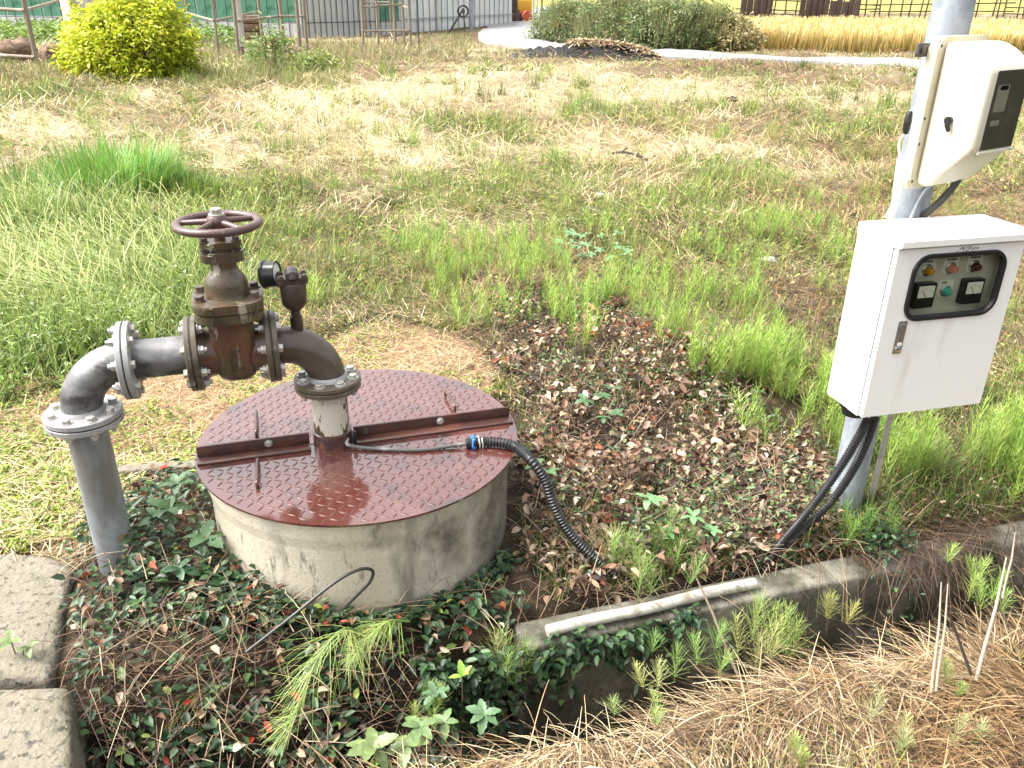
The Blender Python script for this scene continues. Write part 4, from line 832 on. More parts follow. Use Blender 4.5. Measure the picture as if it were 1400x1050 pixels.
# ---- bare soil strip with small weeds and straw; lawn by the standpipe
def soil():
    u, v, x, y = sample(13000, -200, 720, 440, 660, P_SOIL); n = len(x); k = fbm(x * 3, y * 3, 17) > .52
    n1 = k.sum(); c = pick(n1, (G_L, G_Y, G_M), (3, 3, 2)); g = [leaves(base3(x[k], y[k], U_(.0, .02, n1)), U_(0, 6.28, n1), U_(0, .9, n1), U_(.012, .028, n1), U_(.006, .012, n1), c)]
    cards('soil_seedlings', g, 'leaf', stuff=True)
    u, v, x, y = sample(15000, -200, 720, 440, 660, P_SOIL); n = len(x); dens = np.where(u > 430, 1.0, .30); k = rng.random(n) < dens; x, y = x[k], y[k]; n = len(x)
    a = strands(base3(x, y, U_(0, .02, n)), U_(0, 6.28, n), U_(.03, .12, n), U_(-.05, .4, n), .15, .0024, pick(n, ((.55, .45, .28), TANC, (.30, .2, .11), DKBR), (3, 3, 2, 1)), 2, .5)
    u, v, x, y = sample(15000, -300, 300, 590, 790, P_LGRASS); n = len(x)
    k = (x > -1.40) & (y < 2.02) ; x, y = x[~k], y[~k]; n = len(x)
    b = strands(base3(x, y, U_(0, .02, n)), U_(0, 6.28, n), U_(.03, .14, n), U_(-.05, .5, n), .2, .0026, pick(n, (CREAMC, TANC, (.3, .2, .11), DKBR), (3, 3, 2, 1)), 2, .5)
    cards('straw_wisps', [a, b], 'straw', stuff=True)
    k = fbm(x * 4, y * 4, 19) > .42; x, y = x[k], y[k]; n = len(x); c = pick(n, (G_Y, (.38, .46, .10), G_L), (4, 3, 3))
    cards('short_lawn', [strands(base3(x, y), U_(0, 6.28, n), U_(.02, .06, n), U_(.3, 1.3, n), .2, .004, c * .8, 2, .2, c), leaves(base3(x, y, U_(0, .025, n)), U_(0, 6.28, n), U_(-.1, .8, n), U_(.014, .03, n), U_(.007, .014, n), c)], 'leaf', stuff=True)
soil()
# ---- dead leaf slope between well and pole
DEADC = ((.21, .125, .075), (.46, .33, .225), (.115, .066, .042), (.27, .085, .04), (.58, .47, .36), (.055, .035, .025))
def dead():
    u, v, x, y = sample(40000, 600, 1220, 365, 880, P_DEAD, (60, 42)); k = rng.random(len(x)) < .25 + 1.5 * sstep(.36, .60, fbm(x * 7, y * 7, 123)); u, v, x, y = u[k], v[k], x[k], y[k]; n = len(x); z = U_(.0, .13, n) * (.15 + 1.3 * fbm(x * 5, y * 5, 23) ** 1.5)
    orange = np.exp(-((u - 880) / 110) ** 2 - ((v - 455) / 40) ** 2); c = pick(n, DEADC, (6, 4.5, 5, .7, 2, 3), .3); m = rng.random(n) < orange * .6; c[m] = pick(m.sum(), ((.38, .13, .05), (.42, .2, .08), (.3, .08, .04)))
    half = rng.random(n) < .58
    L = .009 + .034 * rng.random(n) ** 1.7
    cards('dead_leaves', [leaves(base3(x[half], y[half], z[half]), U_(0, 6.28, half.sum()), U_(-.5, .9, half.sum()), L[half], L[half] * U_(.45, .75, half.sum()), c[half], U_(-.9, .9, half.sum()), .3, .3)], 'straw', stuff=True)
    t_ = ~half & (rng.random(n) < .75); n = t_.sum(); cards('dry_stems', [strands(base3(x[t_], y[t_], U_(0, .05, n)), U_(0, 6.28, n), U_(.04, .17, n), U_(-.2, .9, n), U_(0, .5, n), .0021, pick(n, ((.17, .115, .075), (.30, .22, .14), (.09, .06, .042), (.42, .33, .22)), (4, 4, 4, 2.5)), 3, .5)], 'straw', stuff=True)
    u, v, x, y = sample(7000, 640, 1200, 400, 870, P_DEAD, (60, 42)); k = fbm(x * 5, y * 5, 129) > .52 - .08 * (u > 950); x, y = x[k], y[k]; n = len(x)
    cards('groundcover_leaves', [leaves(base3(x, y, U_(.02, .13, n)), U_(0, 6.28, n), U_(-.4, .7, n), U_(.014, .030, n), U_(.007, .015, n), pick(n, ((.05, .09, .035), (.09, .14, .05), (.03, .055, .025), (.16, .2, .07))), U_(-.6, .6, n))], 'glossleaf', stuff=True)
    # sparse greens and the right-hand foot of the pole
    u, v, x, y = sample(9000, 640, 1180, 400, 870, P_DEAD); k = fbm(x * 4, y * 4, 29) > .5 - .1 * (v > 700); x, y = x[k], y[k]; n = len(x); c = pick(n, (G_M, G_D, G_L))
    ga = strands(base3(x, y), U_(0, 6.28, n), U_(.05, .13, n), U_(.8, 1.5, n), .15, .0028, c, 2, .3)
    u, v, x, y = sample(20000, 1060, 1720, 500, 800, P_RIGHT); n = len(x); c = pick(n, (G_M, G_L, (.25, .30, .08), G_D), (3, 3, 3, 2)); hh = U_(.05, .17, n) * (.5 + fbm(x * 3, y * 3, 27))
    k = rng.random(n) < np.clip((800 - v) / 160, .12, .8); gb = strands(base3(x[k], y[k]), U_(0, 6.28, k.sum()), hh[k], U_(.8, 1.5, k.sum()), .2, .0030, c[k] * .8, 2, .2, c[k])
    cards('thin_grass', [ga, gb], 'leaf', stuff=True)
    k = ~k; n = k.sum(); cards('pole_foot_litter', [strands(base3(x[k], y[k], U_(0, .05, n)), U_(0, 6.28, n), U_(.05, .2, n), U_(-.2, .8, n), .25, .0023, pick(n, ((.16, .1, .06), (.32, .22, .13), (.09, .055, .035), (.42, .33, .2)), (4, 3, 4, 1)), 3, .5),
        leaves(base3(x[k], y[k], U_(0, .05, n)), U_(0, 6.28, n), U_(-.4, .8, n), U_(.012, .026, n), U_(.008, .016, n), pick(n, DEADC + ((.05, .1, .03),), (4, 2, 5, 1, .6, 4, 5)), U_(-.8, .8, n))], 'straw', stuff=True)
dead()
# ---- horsetails
def horsetail_arrays(base, h, lean, whorls=8, per=7, bl=.28, cols=((.27, .40, .065), (.20, .33, .05), (.35, .44, .10)), w=.0022):
    n = len(base); yaw = U_(0, 6.28, n) if lean is None else U_(lean - .5, lean + .5, n); el = U_(1.2, 1.55, n); c = pick(n, cols, None, .2)
    g = [strands(base, yaw, h, el, .05, w * 1.3, c * .8, 2, .5)]; fr_ = np.linspace(.16, .97, whorls)
    for f_ in fr_:
        p = base + np.stack([np.cos(yaw) * np.cos(el), np.sin(yaw) * np.cos(el), np.sin(el) - .05 * f_], 1) * (h * f_)[:, None]; p = np.repeat(p, per, 0)
        ya = (np.arange(per) * 6.28 / per)[None, :] + U_(0, 6.28, n)[:, None]; LL = np.repeat(h * bl * (1.15 - .75 * f_), per) * U_(.7, 1.2, n * per)
        g.append(strands(p, ya.ravel(), LL, U_(.35, 1.1, n * per), -.15, w, np.repeat(c, per, 0) * U_(.85, 1.2, n * per)[:, None], 1, .4))
    return g
def horsetails():
    n0 = 5200; u, v = U_(540, 1240, n0), U_(330, 660, n0); d = band_d(u, v); wband = 22 + 26 * vnoise(u / 50, v * 0, 77); k = d < wband * (.4 + .9 * rng.random(n0)) * (.2 + 1.5 * sstep(.35, .62, vnoise(u / 38, v / 30, 78)))
    p = atz(u[k], v[k]); x, y = p[:, 0], p[:, 1]; k2 = clear(x, y) & (rng.random(len(x)) < .05 + .95 * sstep(.40, .62, vnoise(x * 5, y * 5, 5))); x, y = x[k2], y[k2]
    g = horsetail_arrays(base3(x, y), U_(.11, .24, len(x)), None, 7, 6, .36, w=.0023)
    u, v, x, y = sample(900, 1180, 1700, 520, 690); k = vnoise(x * 4, y * 4, 8) > .45; x, y = x[k], y[k]
    g += horsetail_arrays(base3(x, y), U_(.12, .26, len(x)), None, 7, 6, .36, w=.0023)
    u, v, x, y = sample(1500, 420, 1250, 270, 430); k = (vnoise(x * 3, y * 3, 15) > .62) & ~special(u, v); x, y = x[k], y[k]
    g += horsetail_arrays(base3(x, y), U_(.10, .22, len(x)), None, 6, 6, .36, w=.003)
    cards('horsetail_band', g, 'leaf', stuff=True)
horsetails()
def horsetail(lab, u, v, z, h, nst, cols, lean=None, spread=.04, w=.0014, whorls=9):
    p = Vector(atz(u, v, z)); o = thing('horsetail_plant', lab, 'plant', p, 0, 'horsetails in and around the ditch'); b = np.stack([rng.normal(0, spread, nst), rng.normal(0, spread, nst), 0 * np.zeros(nst)], 1)
    g = horsetail_arrays(b, U_(h * .7, h, nst), lean, whorls, 7, .50, cols, w); cards('stems', g[:1], 'leaf', o, True); cards('branches', g[1:], 'leaf', o, True)
YG = ((.29, .37, .10), (.22, .33, .07), (.35, .38, .14))
def droop_plant(lab, pts, cols, nb=150, bl=.10, w=.0015):
    """a long horsetail shoot that leans over along a path, fine branches hanging off it"""
    P = spline([Vector(p) for p in pts], 12); o = thing('horsetail_plant', lab, 'plant', P[0], 0, 'horsetails in and around the ditch')
    part('stem', tube(bmesh.new(), [p - P[0] for p in P], .0022, 6), mat('stem_green', (.16, .26, .06), .5), o)
    i = rng.integers(int(len(P) * .15), len(P) - 1, nb); b = np.array([list(P[q] - P[0]) for q in i]); d = np.array([list((P[min(q + 1, len(P) - 1)] - P[q - 1]).normalized()) for q in i])
    yaw = np.arctan2(d[:, 1], d[:, 0]) + U_(-.9, .9, nb) + rng.normal(0, .4, nb); f_ = i / len(P); cards('branches', [strands(b, yaw, bl * (1.25 - f_ * .8) * U_(.7, 1.1, nb), U_(-.5, .6, nb), U_(.1, .7, nb), w, pick(nb, cols, None, .3), 4, .5)], 'leaf', o, True)
droop_plant('yellow-green horsetail drooping through the vines before the well', [aty(500, 868, 1.58), aty(470, 860, 1.50), aty(435, 900, 1.43), aty(412, 960, 1.38), aty(392, 1012, 1.35)], ((.26, .35, .08), (.32, .38, .13), (.19, .29, .06)), 120, .14, .0014)
droop_plant('small yellow-green horsetail shoot beside the bent wire', [aty(560, 850, 1.62), aty(530, 850, 1.57), aty(500, 880, 1.52), aty(478, 905, 1.5)], YG, 150, .08)
droop_plant('pale dry horsetail on the soil left of the wire', [aty(300, 930, 1.56), aty(270, 950, 1.52), aty(250, 985, 1.48), aty(238, 1003, 1.47)], ((.45, .40, .16), (.38, .38, .12)), 130, .09)
for lab, u, v, z, h, nst, cols, sp in (('bushy horsetail standing in the ditch right of the white pipe', 1058, 905, -.12, .17, 11, YG, .05), ('loose horsetail at the ditch edge left of the bushy one', 950, 912, -.04, .12, 5, ((.20, .34, .08), (.26, .40, .10)), .06),
        ('slim horsetail rising from the vines near the white pipe end', 706, 930, -.10, .16, 4, YG, .02), ('small horsetail right of the leafy weed in the ditch', 580, 975, -.08, .09, 5, YG, .03), ('horsetail tuft at the right picture edge', 1350, 812, .02, .12, 9, ((.26, .40, .08), (.34, .46, .12)), .06),
        ('horsetail sprig on the straw bank by the bottom edge', 1085, 1040, .06, .07, 4, YG, .02), ('horsetail sprig on the straw near the dry white stems', 1290, 935, .06, .08, 3, YG, .015), ('pale horsetail tuft on the straw bank, lower middle', 880, 965, .06, .09, 5, ((.30, .38, .12), (.38, .42, .16)), .035),
        ('feathery pale horsetail on the straw at lower right', 1250, 1020, .06, .10, 6, ((.34, .38, .16), (.40, .42, .2)), .05), ('horsetail tuft beside the corrugated hose end', 880, 800, 0, .16, 9, ((.20, .32, .08), (.27, .38, .10)), .07), ('horsetail tuft in dead leaves below the leafy plants', 905, 770, 0, .13, 7, ((.17, .28, .07), (.24, .34, .09)), .05),
        ('horsetail at the foot of the pole, right side', 1178, 735, 0, .13, 7, ((.24, .38, .07), (.18, .32, .06)), .035), ('horsetail in the grass right of the pole', 1275, 668, 0, .20, 10, ((.26, .36, .08), (.34, .42, .12)), .07), ('horsetail hanging over the ditch wall', 1140, 850, -.03, .10, 3, ((.40, .36, .12), (.34, .38, .1)), .012)):
    horsetail(lab, u, v, z, h, nst, cols, None, sp)
# ---- vines before the well and over the wall
VINEC = ((.026, .060, .024), (.042, .090, .034), (.016, .038, .018), (.075, .13, .045), (.10, .15, .085))
def vines():
    n0 = 21000; u, v = U_(95, 830, n0), U_(630, 1100, n0); p = atz(u, v, -.03); x, y = p[:, 0], p[:, 1]
    k = pip(u + (fbm(x * 5, y * 5, 71) - .5) * 50, v + (fbm(x * 5, y * 5, 81) - .5) * 40, P_VINE) & (np.hypot(x - LID.x, y - LID.y) > .445) & (np.hypot(x + 1.112, y - 1.915) > .065)
    dens = np.clip(.25 + 2.4 * (fbm(x * 4.5, y * 4.5, 37) - .30), .06, 1) * np.where((u < 420) & (v > 880), .28, 1.0); k &= rng.random(n0) < dens; u, v, x, y = u[k], v[k], x[k], y[k]; n = len(x)
    hump = .04 + .10 * fbm(x * 4, y * 4, 39) + .05 * np.exp(-((u - 290) / 120) ** 2 - ((v - 740) / 90) ** 2); z = gz(x, y) * .85 + hump * U_(.1, 1, n)
    L = U_(.018, .042, n); c = pick(n, VINEC + ((.22, .30, .06), (.35, .05, .03)), (5, 6, 4, 4, 2, .6, .25), .25)
    g = [leaves(np.stack([x, y, z], 1), U_(0, 6.28, n), U_(-.5, .6, n), L, L * U_(.48, .62, n), c, U_(-.5, .5, n), .2, .2)]
    # skirts climbing a little up the ring and hanging into the ditch
    m = 1100; a = rng.uniform(-2.7, -.35, m) ; rr = .45 + U_(0, .05, m); zz = np.abs(rng.normal(0, .05, m)) * np.clip(-np.cos(a) + .5, .2, 1.3)
    g.append(leaves(np.stack([LID.x + rr * np.cos(a), LID.y + rr * np.sin(a), zz], 1), U_(0, 6.28, m), U_(-.5, .6, m), U_(.016, .036, m), U_(.010, .02, m), pick(m, VINEC + ((.22, .30, .06), (.40, .06, .03), (.30, .16, .08)), (5, 6, 4, 4, 2, 1, .5, 1)), U_(-.5, .5, m)))
    m = 1300; s, t = .28 + .75 * rng.random(m) ** 2.8, 1.545 - np.abs(rng.normal(0, .02, m)); X, Y = xy(s, t); g.append(leaves(np.stack([X, Y, -.02 + rng.normal(0, .015, m) - np.abs(rng.normal(0, .15, m)) * np.clip(1.35 - 1.2 * s, .2, 1) * (.3 + 1.2 * vnoise(s * 14, s * 0, 5))], 1), U_(0, 6.28, m), U_(-1.2, .3, m), U_(.02, .04, m), U_(.011, .022, m), pick(m, VINEC, (5, 6, 4, 4, 2)), U_(-.5, .5, m)))
    m = 2200; s, t = np.where(rng.random(m) < .7, rng.normal(1.85, .2, m), U_(1.45, 2.9, m)), rng.normal(1.63, .06, m); X, Y = xy(s, t); zz = np.where(t < 1.55, -.03 - U_(0, .22, m) * (rng.random(m) < .8), .0 + U_(0, .06, m)); kk = fbm(s * 3, t * 0 + 2, 44) > .38 + .12 * (s < 1.6)
    g.append(leaves(np.stack([X, Y, zz], 1)[kk], U_(0, 6.28, kk.sum()), U_(-.8, .5, kk.sum()), U_(.013, .026, kk.sum()), U_(.008, .014, kk.sum()), pick(kk.sum(), VINEC + (DKBR,), (5, 6, 4, 3, 1, 2)), U_(-.6, .6, kk.sum())))
    m = 900; s, t = U_(1.2, 1.75, m), rng.normal(1.72, .05, m); X, Y = xy(s, t); g.append(leaves(base3(X, Y, U_(.0, .05, m)), U_(0, 6.28, m), U_(-.5, .7, m), U_(.014, .026, m), U_(.008, .014, m), pick(m, VINEC, (5, 6, 4, 3, 1)), U_(-.6, .6, m)))
    cards('vine_leaves', g, 'glossleaf', stuff=True)
    q = rng.random(n) < .16; m = q.sum(); jx, jy = x[q] + rng.normal(0, .03, m), y[q] + rng.normal(0, .03, m)
    big = leaves(np.stack([jx, jy, z[q] + .005], 1), U_(0, 6.28, m), U_(-.4, .6, m), U_(.018, .038, m), U_(.012, .026, m), pick(m, DEADC + ((.62, .50, .36),), (5, 3, 4, .8, 1.2, 3, .9)), U_(-.9, .9, m), .35, .35)
    m2 = 4200; uu, vv = U_(95, 830, m2), U_(640, 1090, m2); p = atz(uu, vv, -.06); X, Y = p[:, 0], p[:, 1]; kk = pip(uu, vv, P_VINE) & (np.hypot(X - LID.x, Y - LID.y) > .44); X, Y = X[kk], Y[kk]; m2 = len(X)
    stm = strands(np.stack([X, Y, gz(X, Y) * .85 + U_(.0, .10, m2)], 1), U_(0, 6.28, m2), U_(.05, .20, m2), U_(-.4, .7, m2), U_(0, .6, m2), .0022, pick(m2, ((.13, .075, .045), (.26, .18, .11), (.07, .045, .03), (.45, .36, .24)), (5, 3, 4, 1)), 3, .6)
    m3 = 420; s, t = np.where(rng.random(m3) < .8, rng.normal(1.85, .17, m3), U_(.8, 3.2, m3)), rng.normal(1.60, .04, m3); X, Y = xy(s, t); kk = fbm(s * 2.5, s * 0 + 9, 46) > .44; X, Y, t = X[kk], Y[kk], t[kk]; m3 = len(X)
    hang = strands(np.stack([X, Y, np.where(t < 1.55, -.03, .01)], 1), YAW - 1.57 + U_(-1.2, 1.2, m3), U_(.06, .22, m3), U_(-.3, .7, m3), U_(.2, 1.3, m3), .0019, pick(m3, ((.13, .08, .05), (.28, .2, .12), (.08, .05, .035)), (4, 2, 4)), 4, .6)
    cards('vine_litter', [big, stm, hang], 'straw', stuff=True)
vines()
# ---- straw bank
def bank():
    n = 84000; s, t = U_(-.75, 2.9, n), .45 + .83 * np.sqrt(rng.random(n)); X, Y = xy(s, t); u, v, _ = proj(np.stack([X, Y, 0 * X + .05], 1)); k = (v < 1250) & (u > 300) & (u < 1700) & (s > .02 + (t - 1.2) * 1.0) & (rng.random(n) < .55 + .6 * fbm(s * 5, t * 5, 66)); s, t, X, Y = s[k], t[k], X[k], Y[k]; n = len(s)
    cl = vnoise(s * 6, t * 6, 55); yaw = YAW + 6.28 * vnoise(s * 2.2, t * 2.2, 57) + rng.normal(0, .75, n) - .5; z = gz(X, Y) + U_(-.01, .045, n) * (.5 + cl)
    c = pick(n, ((.37, .265, .15), (.49, .375, .225), (.26, .17, .09), (.13, .083, .047), (.58, .48, .33), (.05, .035, .021)), (5, 4, 5, 4, 1.8, 4), .25); dk = fbm(s * 3, t * 3, 59)[:, None]; c *= np.where(dk < .42, np.array([[.78, .68, .56]]), 1.0)
    g = [strands(np.stack([X, Y, z], 1), yaw, U_(.03, .22, n), U_(-.15, .6, n), U_(.1, .8, n), .0008 + .0026 * rng.random(n) ** 2, c, 3, .5)]
    m = 900; s, t = U_(.05, 2.6, m), rng.normal(1.20, .05, m); X, Y = xy(s, t); g.append(strands(base3(X, Y, .01), U_(0, 6.28, m), U_(.10, .26, m), U_(.4, 1.3, m), U_(.3, 1.0, m), .0022, pick(m, ((.62, .52, .33), (.5, .38, .2))), 5, .4))
    cards('straw_bank', g, 'straw', stuff=True)
    m = 3000; s, t = U_(.05, 2.8, m), U_(.5, 1.25, m); k = fbm(s * 3, t * 3, 63) > .6; s, t = s[k], t[k]; X, Y = xy(s, t); m = len(s); c = pick(m, (G_L, G_Y, (.3, .4, .14)))
    cards('bank_grass', [strands(base3(X, Y, .02), U_(0, 6.28, m), U_(.04, .10, m), U_(.7, 1.4, m), .2, .0024, c, 3, .3)], 'leaf', stuff=True)
bank()
# ---- broad-leaved plants
def leaf_mesh(key, L, w, serr=.10, nseg=8, fold=.22):
    V, Fq = [], []
    for i in range(nseg + 1):
        f_ = i / nseg; ww = w / 2 * math.sin(math.pi * min(1, f_ * .93 + .05)) ** .75 * (1 + (serr if i % 2 else -serr)); zz = -.28 * L * f_ * f_
        V += [(L * f_, -ww, zz + fold * ww), (L * f_, 0, zz), (L * f_, ww, zz + fold * ww)]
    for i in range(nseg): a = 3 * i; Fq += [(a, a + 1, a + 4, a + 3), (a + 1, a + 2, a + 5, a + 4)]
    me = bpy.data.meshes.new(key); me.from_pydata(V, [], Fq); me.shade_smooth(); return me
def leafy(lab, P, spec, col, Lh=.05, stem=True, group='broad-leaved plants'):
    P = Vector(P); o = thing('leafy_plant', lab, 'plant', P, 0, group)
    key = 'leaf_paint_%.2f_%.2f_%.2f' % col
    m = bpy.data.materials.get(key) or mat(key, col, .42, layers=((tuple(q * 1.5 for q in col), (45, 45, 45), .5, .66), (tuple(q * .6 for q in col), (18, 18, 18), .54, .7)), trans=.2, bump=((160, .3, .002),)); m.name = key
    me = leaf_mesh('leaf', Lh * .92, Lh * .47); me.materials.append(m)
    for (dx, dy, dz, n, tilt, sc_) in spec:
        c = Vector((dx, dy, dz))
        if stem: part('stem', tube(bmesh.new(), spline([Vector((dx * .3, dy * .3, -.05)), c * .6 + Vector((0, 0, -.01)), c], 4), .0015, 6), MT['bark'], o)
        a0 = random.uniform(0, 6.28); full = n >= 5
        for k in range(n):
            a = a0 + k * (2 * math.pi / n if full else 1.25) + random.uniform(-.15, .15); s_ = sc_ * random.uniform(.85, 1.1)
            link('leaf', me, o, Matrix.Translation(c) @ Matrix.Rotation(a, 4, 'Z') @ Matrix.Rotation(-tilt + random.uniform(-.55, .35), 4, 'Y') @ Matrix.Rotation(random.uniform(-.25, .25), 4, 'X') @ Matrix.Scale(s_, 4))
DG, MG, LG = (.04, .095, .04), (.075, .145, .062), (.15, .205, .075)
leafy('dark bramble sprig between the standpipe and the well', atz(236, 715, .10), [(0, 0, .05, 5, .2, 1.1), (.01, .05, .10, 5, .3, .9), (-.03, -.02, .03, 4, .1, 1.0)], MG, .060)
leafy('large-leaved bramble shoot touching the left side of the well', atz(284, 748, .11), [(0, 0, .03, 5, .25, 1.1)], MG, .070)
leafy('bramble rosette low in the vines below the well edge', atz(248, 790, .08), [(0, 0, .03, 6, .2, 1.0)], DG, .052)
leafy('single bramble shoot against the cream side of the well', atz(336, 748, .10), [(0, 0, .0, 3, .3, 1.0)], MG, .042)
leafy('pale green leafy plant in dead leaves right of the hose', atz(885, 697, .08), [(0, 0, .04, 6, .2, 1.0)], (.16, .30, .13), .055)
leafy('pale green leafy plant nearer the pole, second of two', atz(945, 722, .08), [(0, 0, .04, 5, .2, .9), (.06, -.01, .0, 5, .2, .8), (-.07, -.03, .01, 4, .1, .8)], (.15, .30, .12), .045)
leafy('dark green seedling cluster in the dead leaves above the hose', atz(822, 560, .10), [(0, 0, .06, 6, .2, 1), (.04, .05, .06, 6, .2, .9), (-.06, .02, .03, 5, .2, 1), (.05, -.07, .02, 6, .1, .9), (.0, -.1, .02, 5, .2, .8)], MG, .045)
leafy('light green leaves sprouting behind the well rim under the hose', atz(728, 648, .06), [(0, 0, .03, 4, .2, 1.0), (.05, -.02, .02, 4, .2, 1.0)], (.17, .32, .14), .05)
leafy('pale green weed with fingered leaves at the bottom edge', atz(512, 1040, -.02), [(0, 0, .04, 7, .15, 1.0), (.07, .02, .03, 5, .1, .9)], LG, .062)
leafy('pale weed on the edge of the straw bank', atz(575, 1010, .0), [(0, 0, .04, 6, .2, 1.0), (.05, .03, .02, 5, .1, .8)], (.13, .20, .075), .050)
leafy('bright yellow-green seedling in the ditch vines', atz(632, 938, .0), [(0, 0, .03, 4, .5, 1.0)], (.22, .36, .06), .038)
leafy('blue-green weed in the ditch beside the straw', atz(596, 962, -.02), [(0, 0, .03, 7, .4, 1.0)], (.10, .17, .085), .040)
leafy('dark green weed overhanging the ditch next to the straw', atz(662, 985, .02), [(0, 0, .02, 7, .1, 1.0)], (.07, .14, .06), .046)
leafy('small seedling growing over the upper concrete block', atz(18, 885, .05), [(0, 0, .02, 4, .2, 1.0), (.045, -.01, .01, 4, .2, .8)], LG, .04)
leafy('small green weed on the gravelly soil by the hose', atz(425, 800, .05), [(0, 0, .02, 4, .2, 1.0)], MG, .03)
leafy('bluish clover-like clump in the field above the hose', atz(810, 345, .05), [(random.uniform(-.22, .22), random.uniform(-.25, .25), random.uniform(.02, .09), 6, .2, random.uniform(.7, 1.1)) for _ in range(26)], (.15, .28, .13), .045, False)
# ---- dry stems, twigs, litter
for lab, a, b, r in (('pale dry stem on the straw, left of the crossed pair', (1276, 918, 1.43), (1287, 796, 1.50), .0028), ('pale dry stem right next to another, leaning slightly', (1283, 915, 1.43), (1296, 798, 1.50), .0026), ('tallest pale dry stem at right on the straw bank', (1343, 896, 1.47), (1376, 762, 1.56), .0034), ('thin pale stem beyond the tallest one', (1374, 800, 1.60), (1388, 728, 1.63), .0024), ('long brown stalk leaning on the ditch wall', (1000, 903, 1.60), (945, 775, 1.85), .0035)):
    A_, B_ = Vector(aty(*a)), Vector(aty(*b)); o = tag(part('withered_stalk', tube(bmesh.new(), [A_ + (A_ - B_) * .25, A_, A_.lerp(B_, .5) + Vector((.004, 0, 0)), B_], (r * 1.2, r * 1.15, r, r * .5), 8), MT['palestem'] if 'brown' not in lab else MT['bark']), lab, 'stem', 'dry stems by the ditch')
A_, B_ = Vector(aty(1322, 906, 1.44)), Vector(aty(1291, 820, 1.50)); tag(part('dark_twig', tube(bmesh.new(), [A_ + (A_ - B_) * .2, A_, A_.lerp(B_, .6), B_], (.004, .0036, .003, .0016), 8), MT['darktwig']), 'dark twig standing between the pale dry stems', 'twig')
def twig(lab, P, r):
    P = [Vector(p) for p in P]; o = thing('fallen_twig', lab, 'twig', P[0], 0, 'dark twigs in the field'); part('branch', tube(bmesh.new(), spline([p - P[0] for p in P], 5), r, 6), MT['darktwig'], o)
    for k in range(1, len(P)): q = P[k] - P[0]; part('side_twig', tube(bmesh.new(), [q, q + Vector((random.uniform(-.05, .05), random.uniform(-.05, .02), random.uniform(.02, .06)))], r * .6, 5), MT['darktwig'], o)
twig('dark bent twig lying on the mown field', [aty(837, 210, 8.1), aty(850, 208, 8.1), aty(870, 212, 8.0), aty(887, 220, 7.9)], .012)
twig('thin dark twig upright in the weeds', [atz(938, 305, 0), aty(928, 296, 5.9), aty(925, 285, 5.85)], .007)
for lab, u, v, r in (('white scrap of plastic on the mown field', 820, 271, .035), ('white scrap half hidden in weeds near the cabinet', 1051, 362, .035), ('dark stone on the field', 1001, 140, .07), ('pale stone in the vines beside the lower block', 106, 862, .012), ('dark round stone in the soil by the vines', 192, 929, .011)):
    bm = bmesh.new(); bmesh.ops.create_icosphere(bm, subdivisions=2, radius=1)
    for vv in bm.verts: vv.co *= 1 + .25 * math.sin(vv.co.x * 4 + u) * math.sin(vv.co.y * 5 + v); vv.co = Vector((vv.co.x * r * 1.3, vv.co.y * r, vv.co.z * r * .6))
    p = atz(u, v, 0); o = tag(part('scrap' if 'scrap' in lab else 'stone', bm, MT['litter'] if 'scrap' in lab else (MT['darktwig'] if 'dark' in lab else MT['palestem']), None, 60), lab, 'litter' if 'scrap' in lab else 'stone'); o.location = (p[0], p[1], float(gz(p[0], p[1])) + r * .3 + .01)
# ---- yellow-green bush
def crown(o, centre, R3, ntip, per, leafL, colf, name='crown', seed=1, spread=.16, up=.35):
    a = rng.uniform(0, 6.283, ntip); zz = rng.uniform(-.35, 1, ntip); rr = np.sqrt(1 - np.clip(zz, 0, 1) ** 2); rr = np.where(zz < 0, 1 - .25 * zz * zz, rr)
    sh = .58 + .66 * fbm(a * 1.6 + 10, zz * 3.0, seed) + rng.normal(0, .05, ntip); dep = 1 - .28 * rng.random(ntip) ** 2
    T = np.stack([np.cos(a) * rr * R3[0], np.sin(a) * rr * R3[1], (zz + .35) / 1.35 * R3[2]], 1) * (sh * dep)[:, None]; T[:, 2] = (zz + .35) / 1.35 * R3[2] * sh * dep
    P = np.repeat(T, per, 0) + rng.normal(0, spread, (ntip * per, 3)) * np.array([1, 1, .8]); n = len(P); yaw = np.repeat(a, per) + rng.normal(0, 1.0, n)
    L = leafL * U_(.7, 1.25, n); return leaves(P + np.array(centre), yaw, U_(-.7, .7, n), L, L * U_(.4, .55, n), colf(P, np.repeat(sh, per), n), U_(-.7, .7, n), .25, .3)
bc = ground_pt(180, 108); bush = thing('yellow_green_bush', 'round bright yellow-green bush at the field edge', 'bush', bc)
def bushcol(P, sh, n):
    c = pick(n, ((.62, .66, .05), (.54, .60, .04), (.70, .70, .12), (.36, .46, .035)), (5, 4, 3, 2), .2); low = np.clip((.62 - P[:, 2]) * .8 + P[:, 0] * .30, 0, .9) * rng.random(n); g = pick(n, ((.13, .24, .025), (.20, .32, .03)), None, .2)  # low and right leaves greener: older growth with some shade painted in
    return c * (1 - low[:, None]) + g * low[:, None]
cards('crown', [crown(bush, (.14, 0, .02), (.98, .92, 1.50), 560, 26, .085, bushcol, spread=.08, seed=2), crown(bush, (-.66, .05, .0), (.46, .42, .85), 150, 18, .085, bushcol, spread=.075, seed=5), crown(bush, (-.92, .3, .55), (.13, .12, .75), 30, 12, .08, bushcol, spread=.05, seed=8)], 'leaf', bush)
for k in range(7):
    a = k * .9; part('stem', tube(bmesh.new(), spline([Vector((.1 * math.cos(a), .1 * math.sin(a), -.1)), Vector((.3 * math.cos(a), .3 * math.sin(a), .45)), Vector((.55 * math.cos(a), .5 * math.sin(a), .95))], 4), .022, 6), MT['bark'], bush)
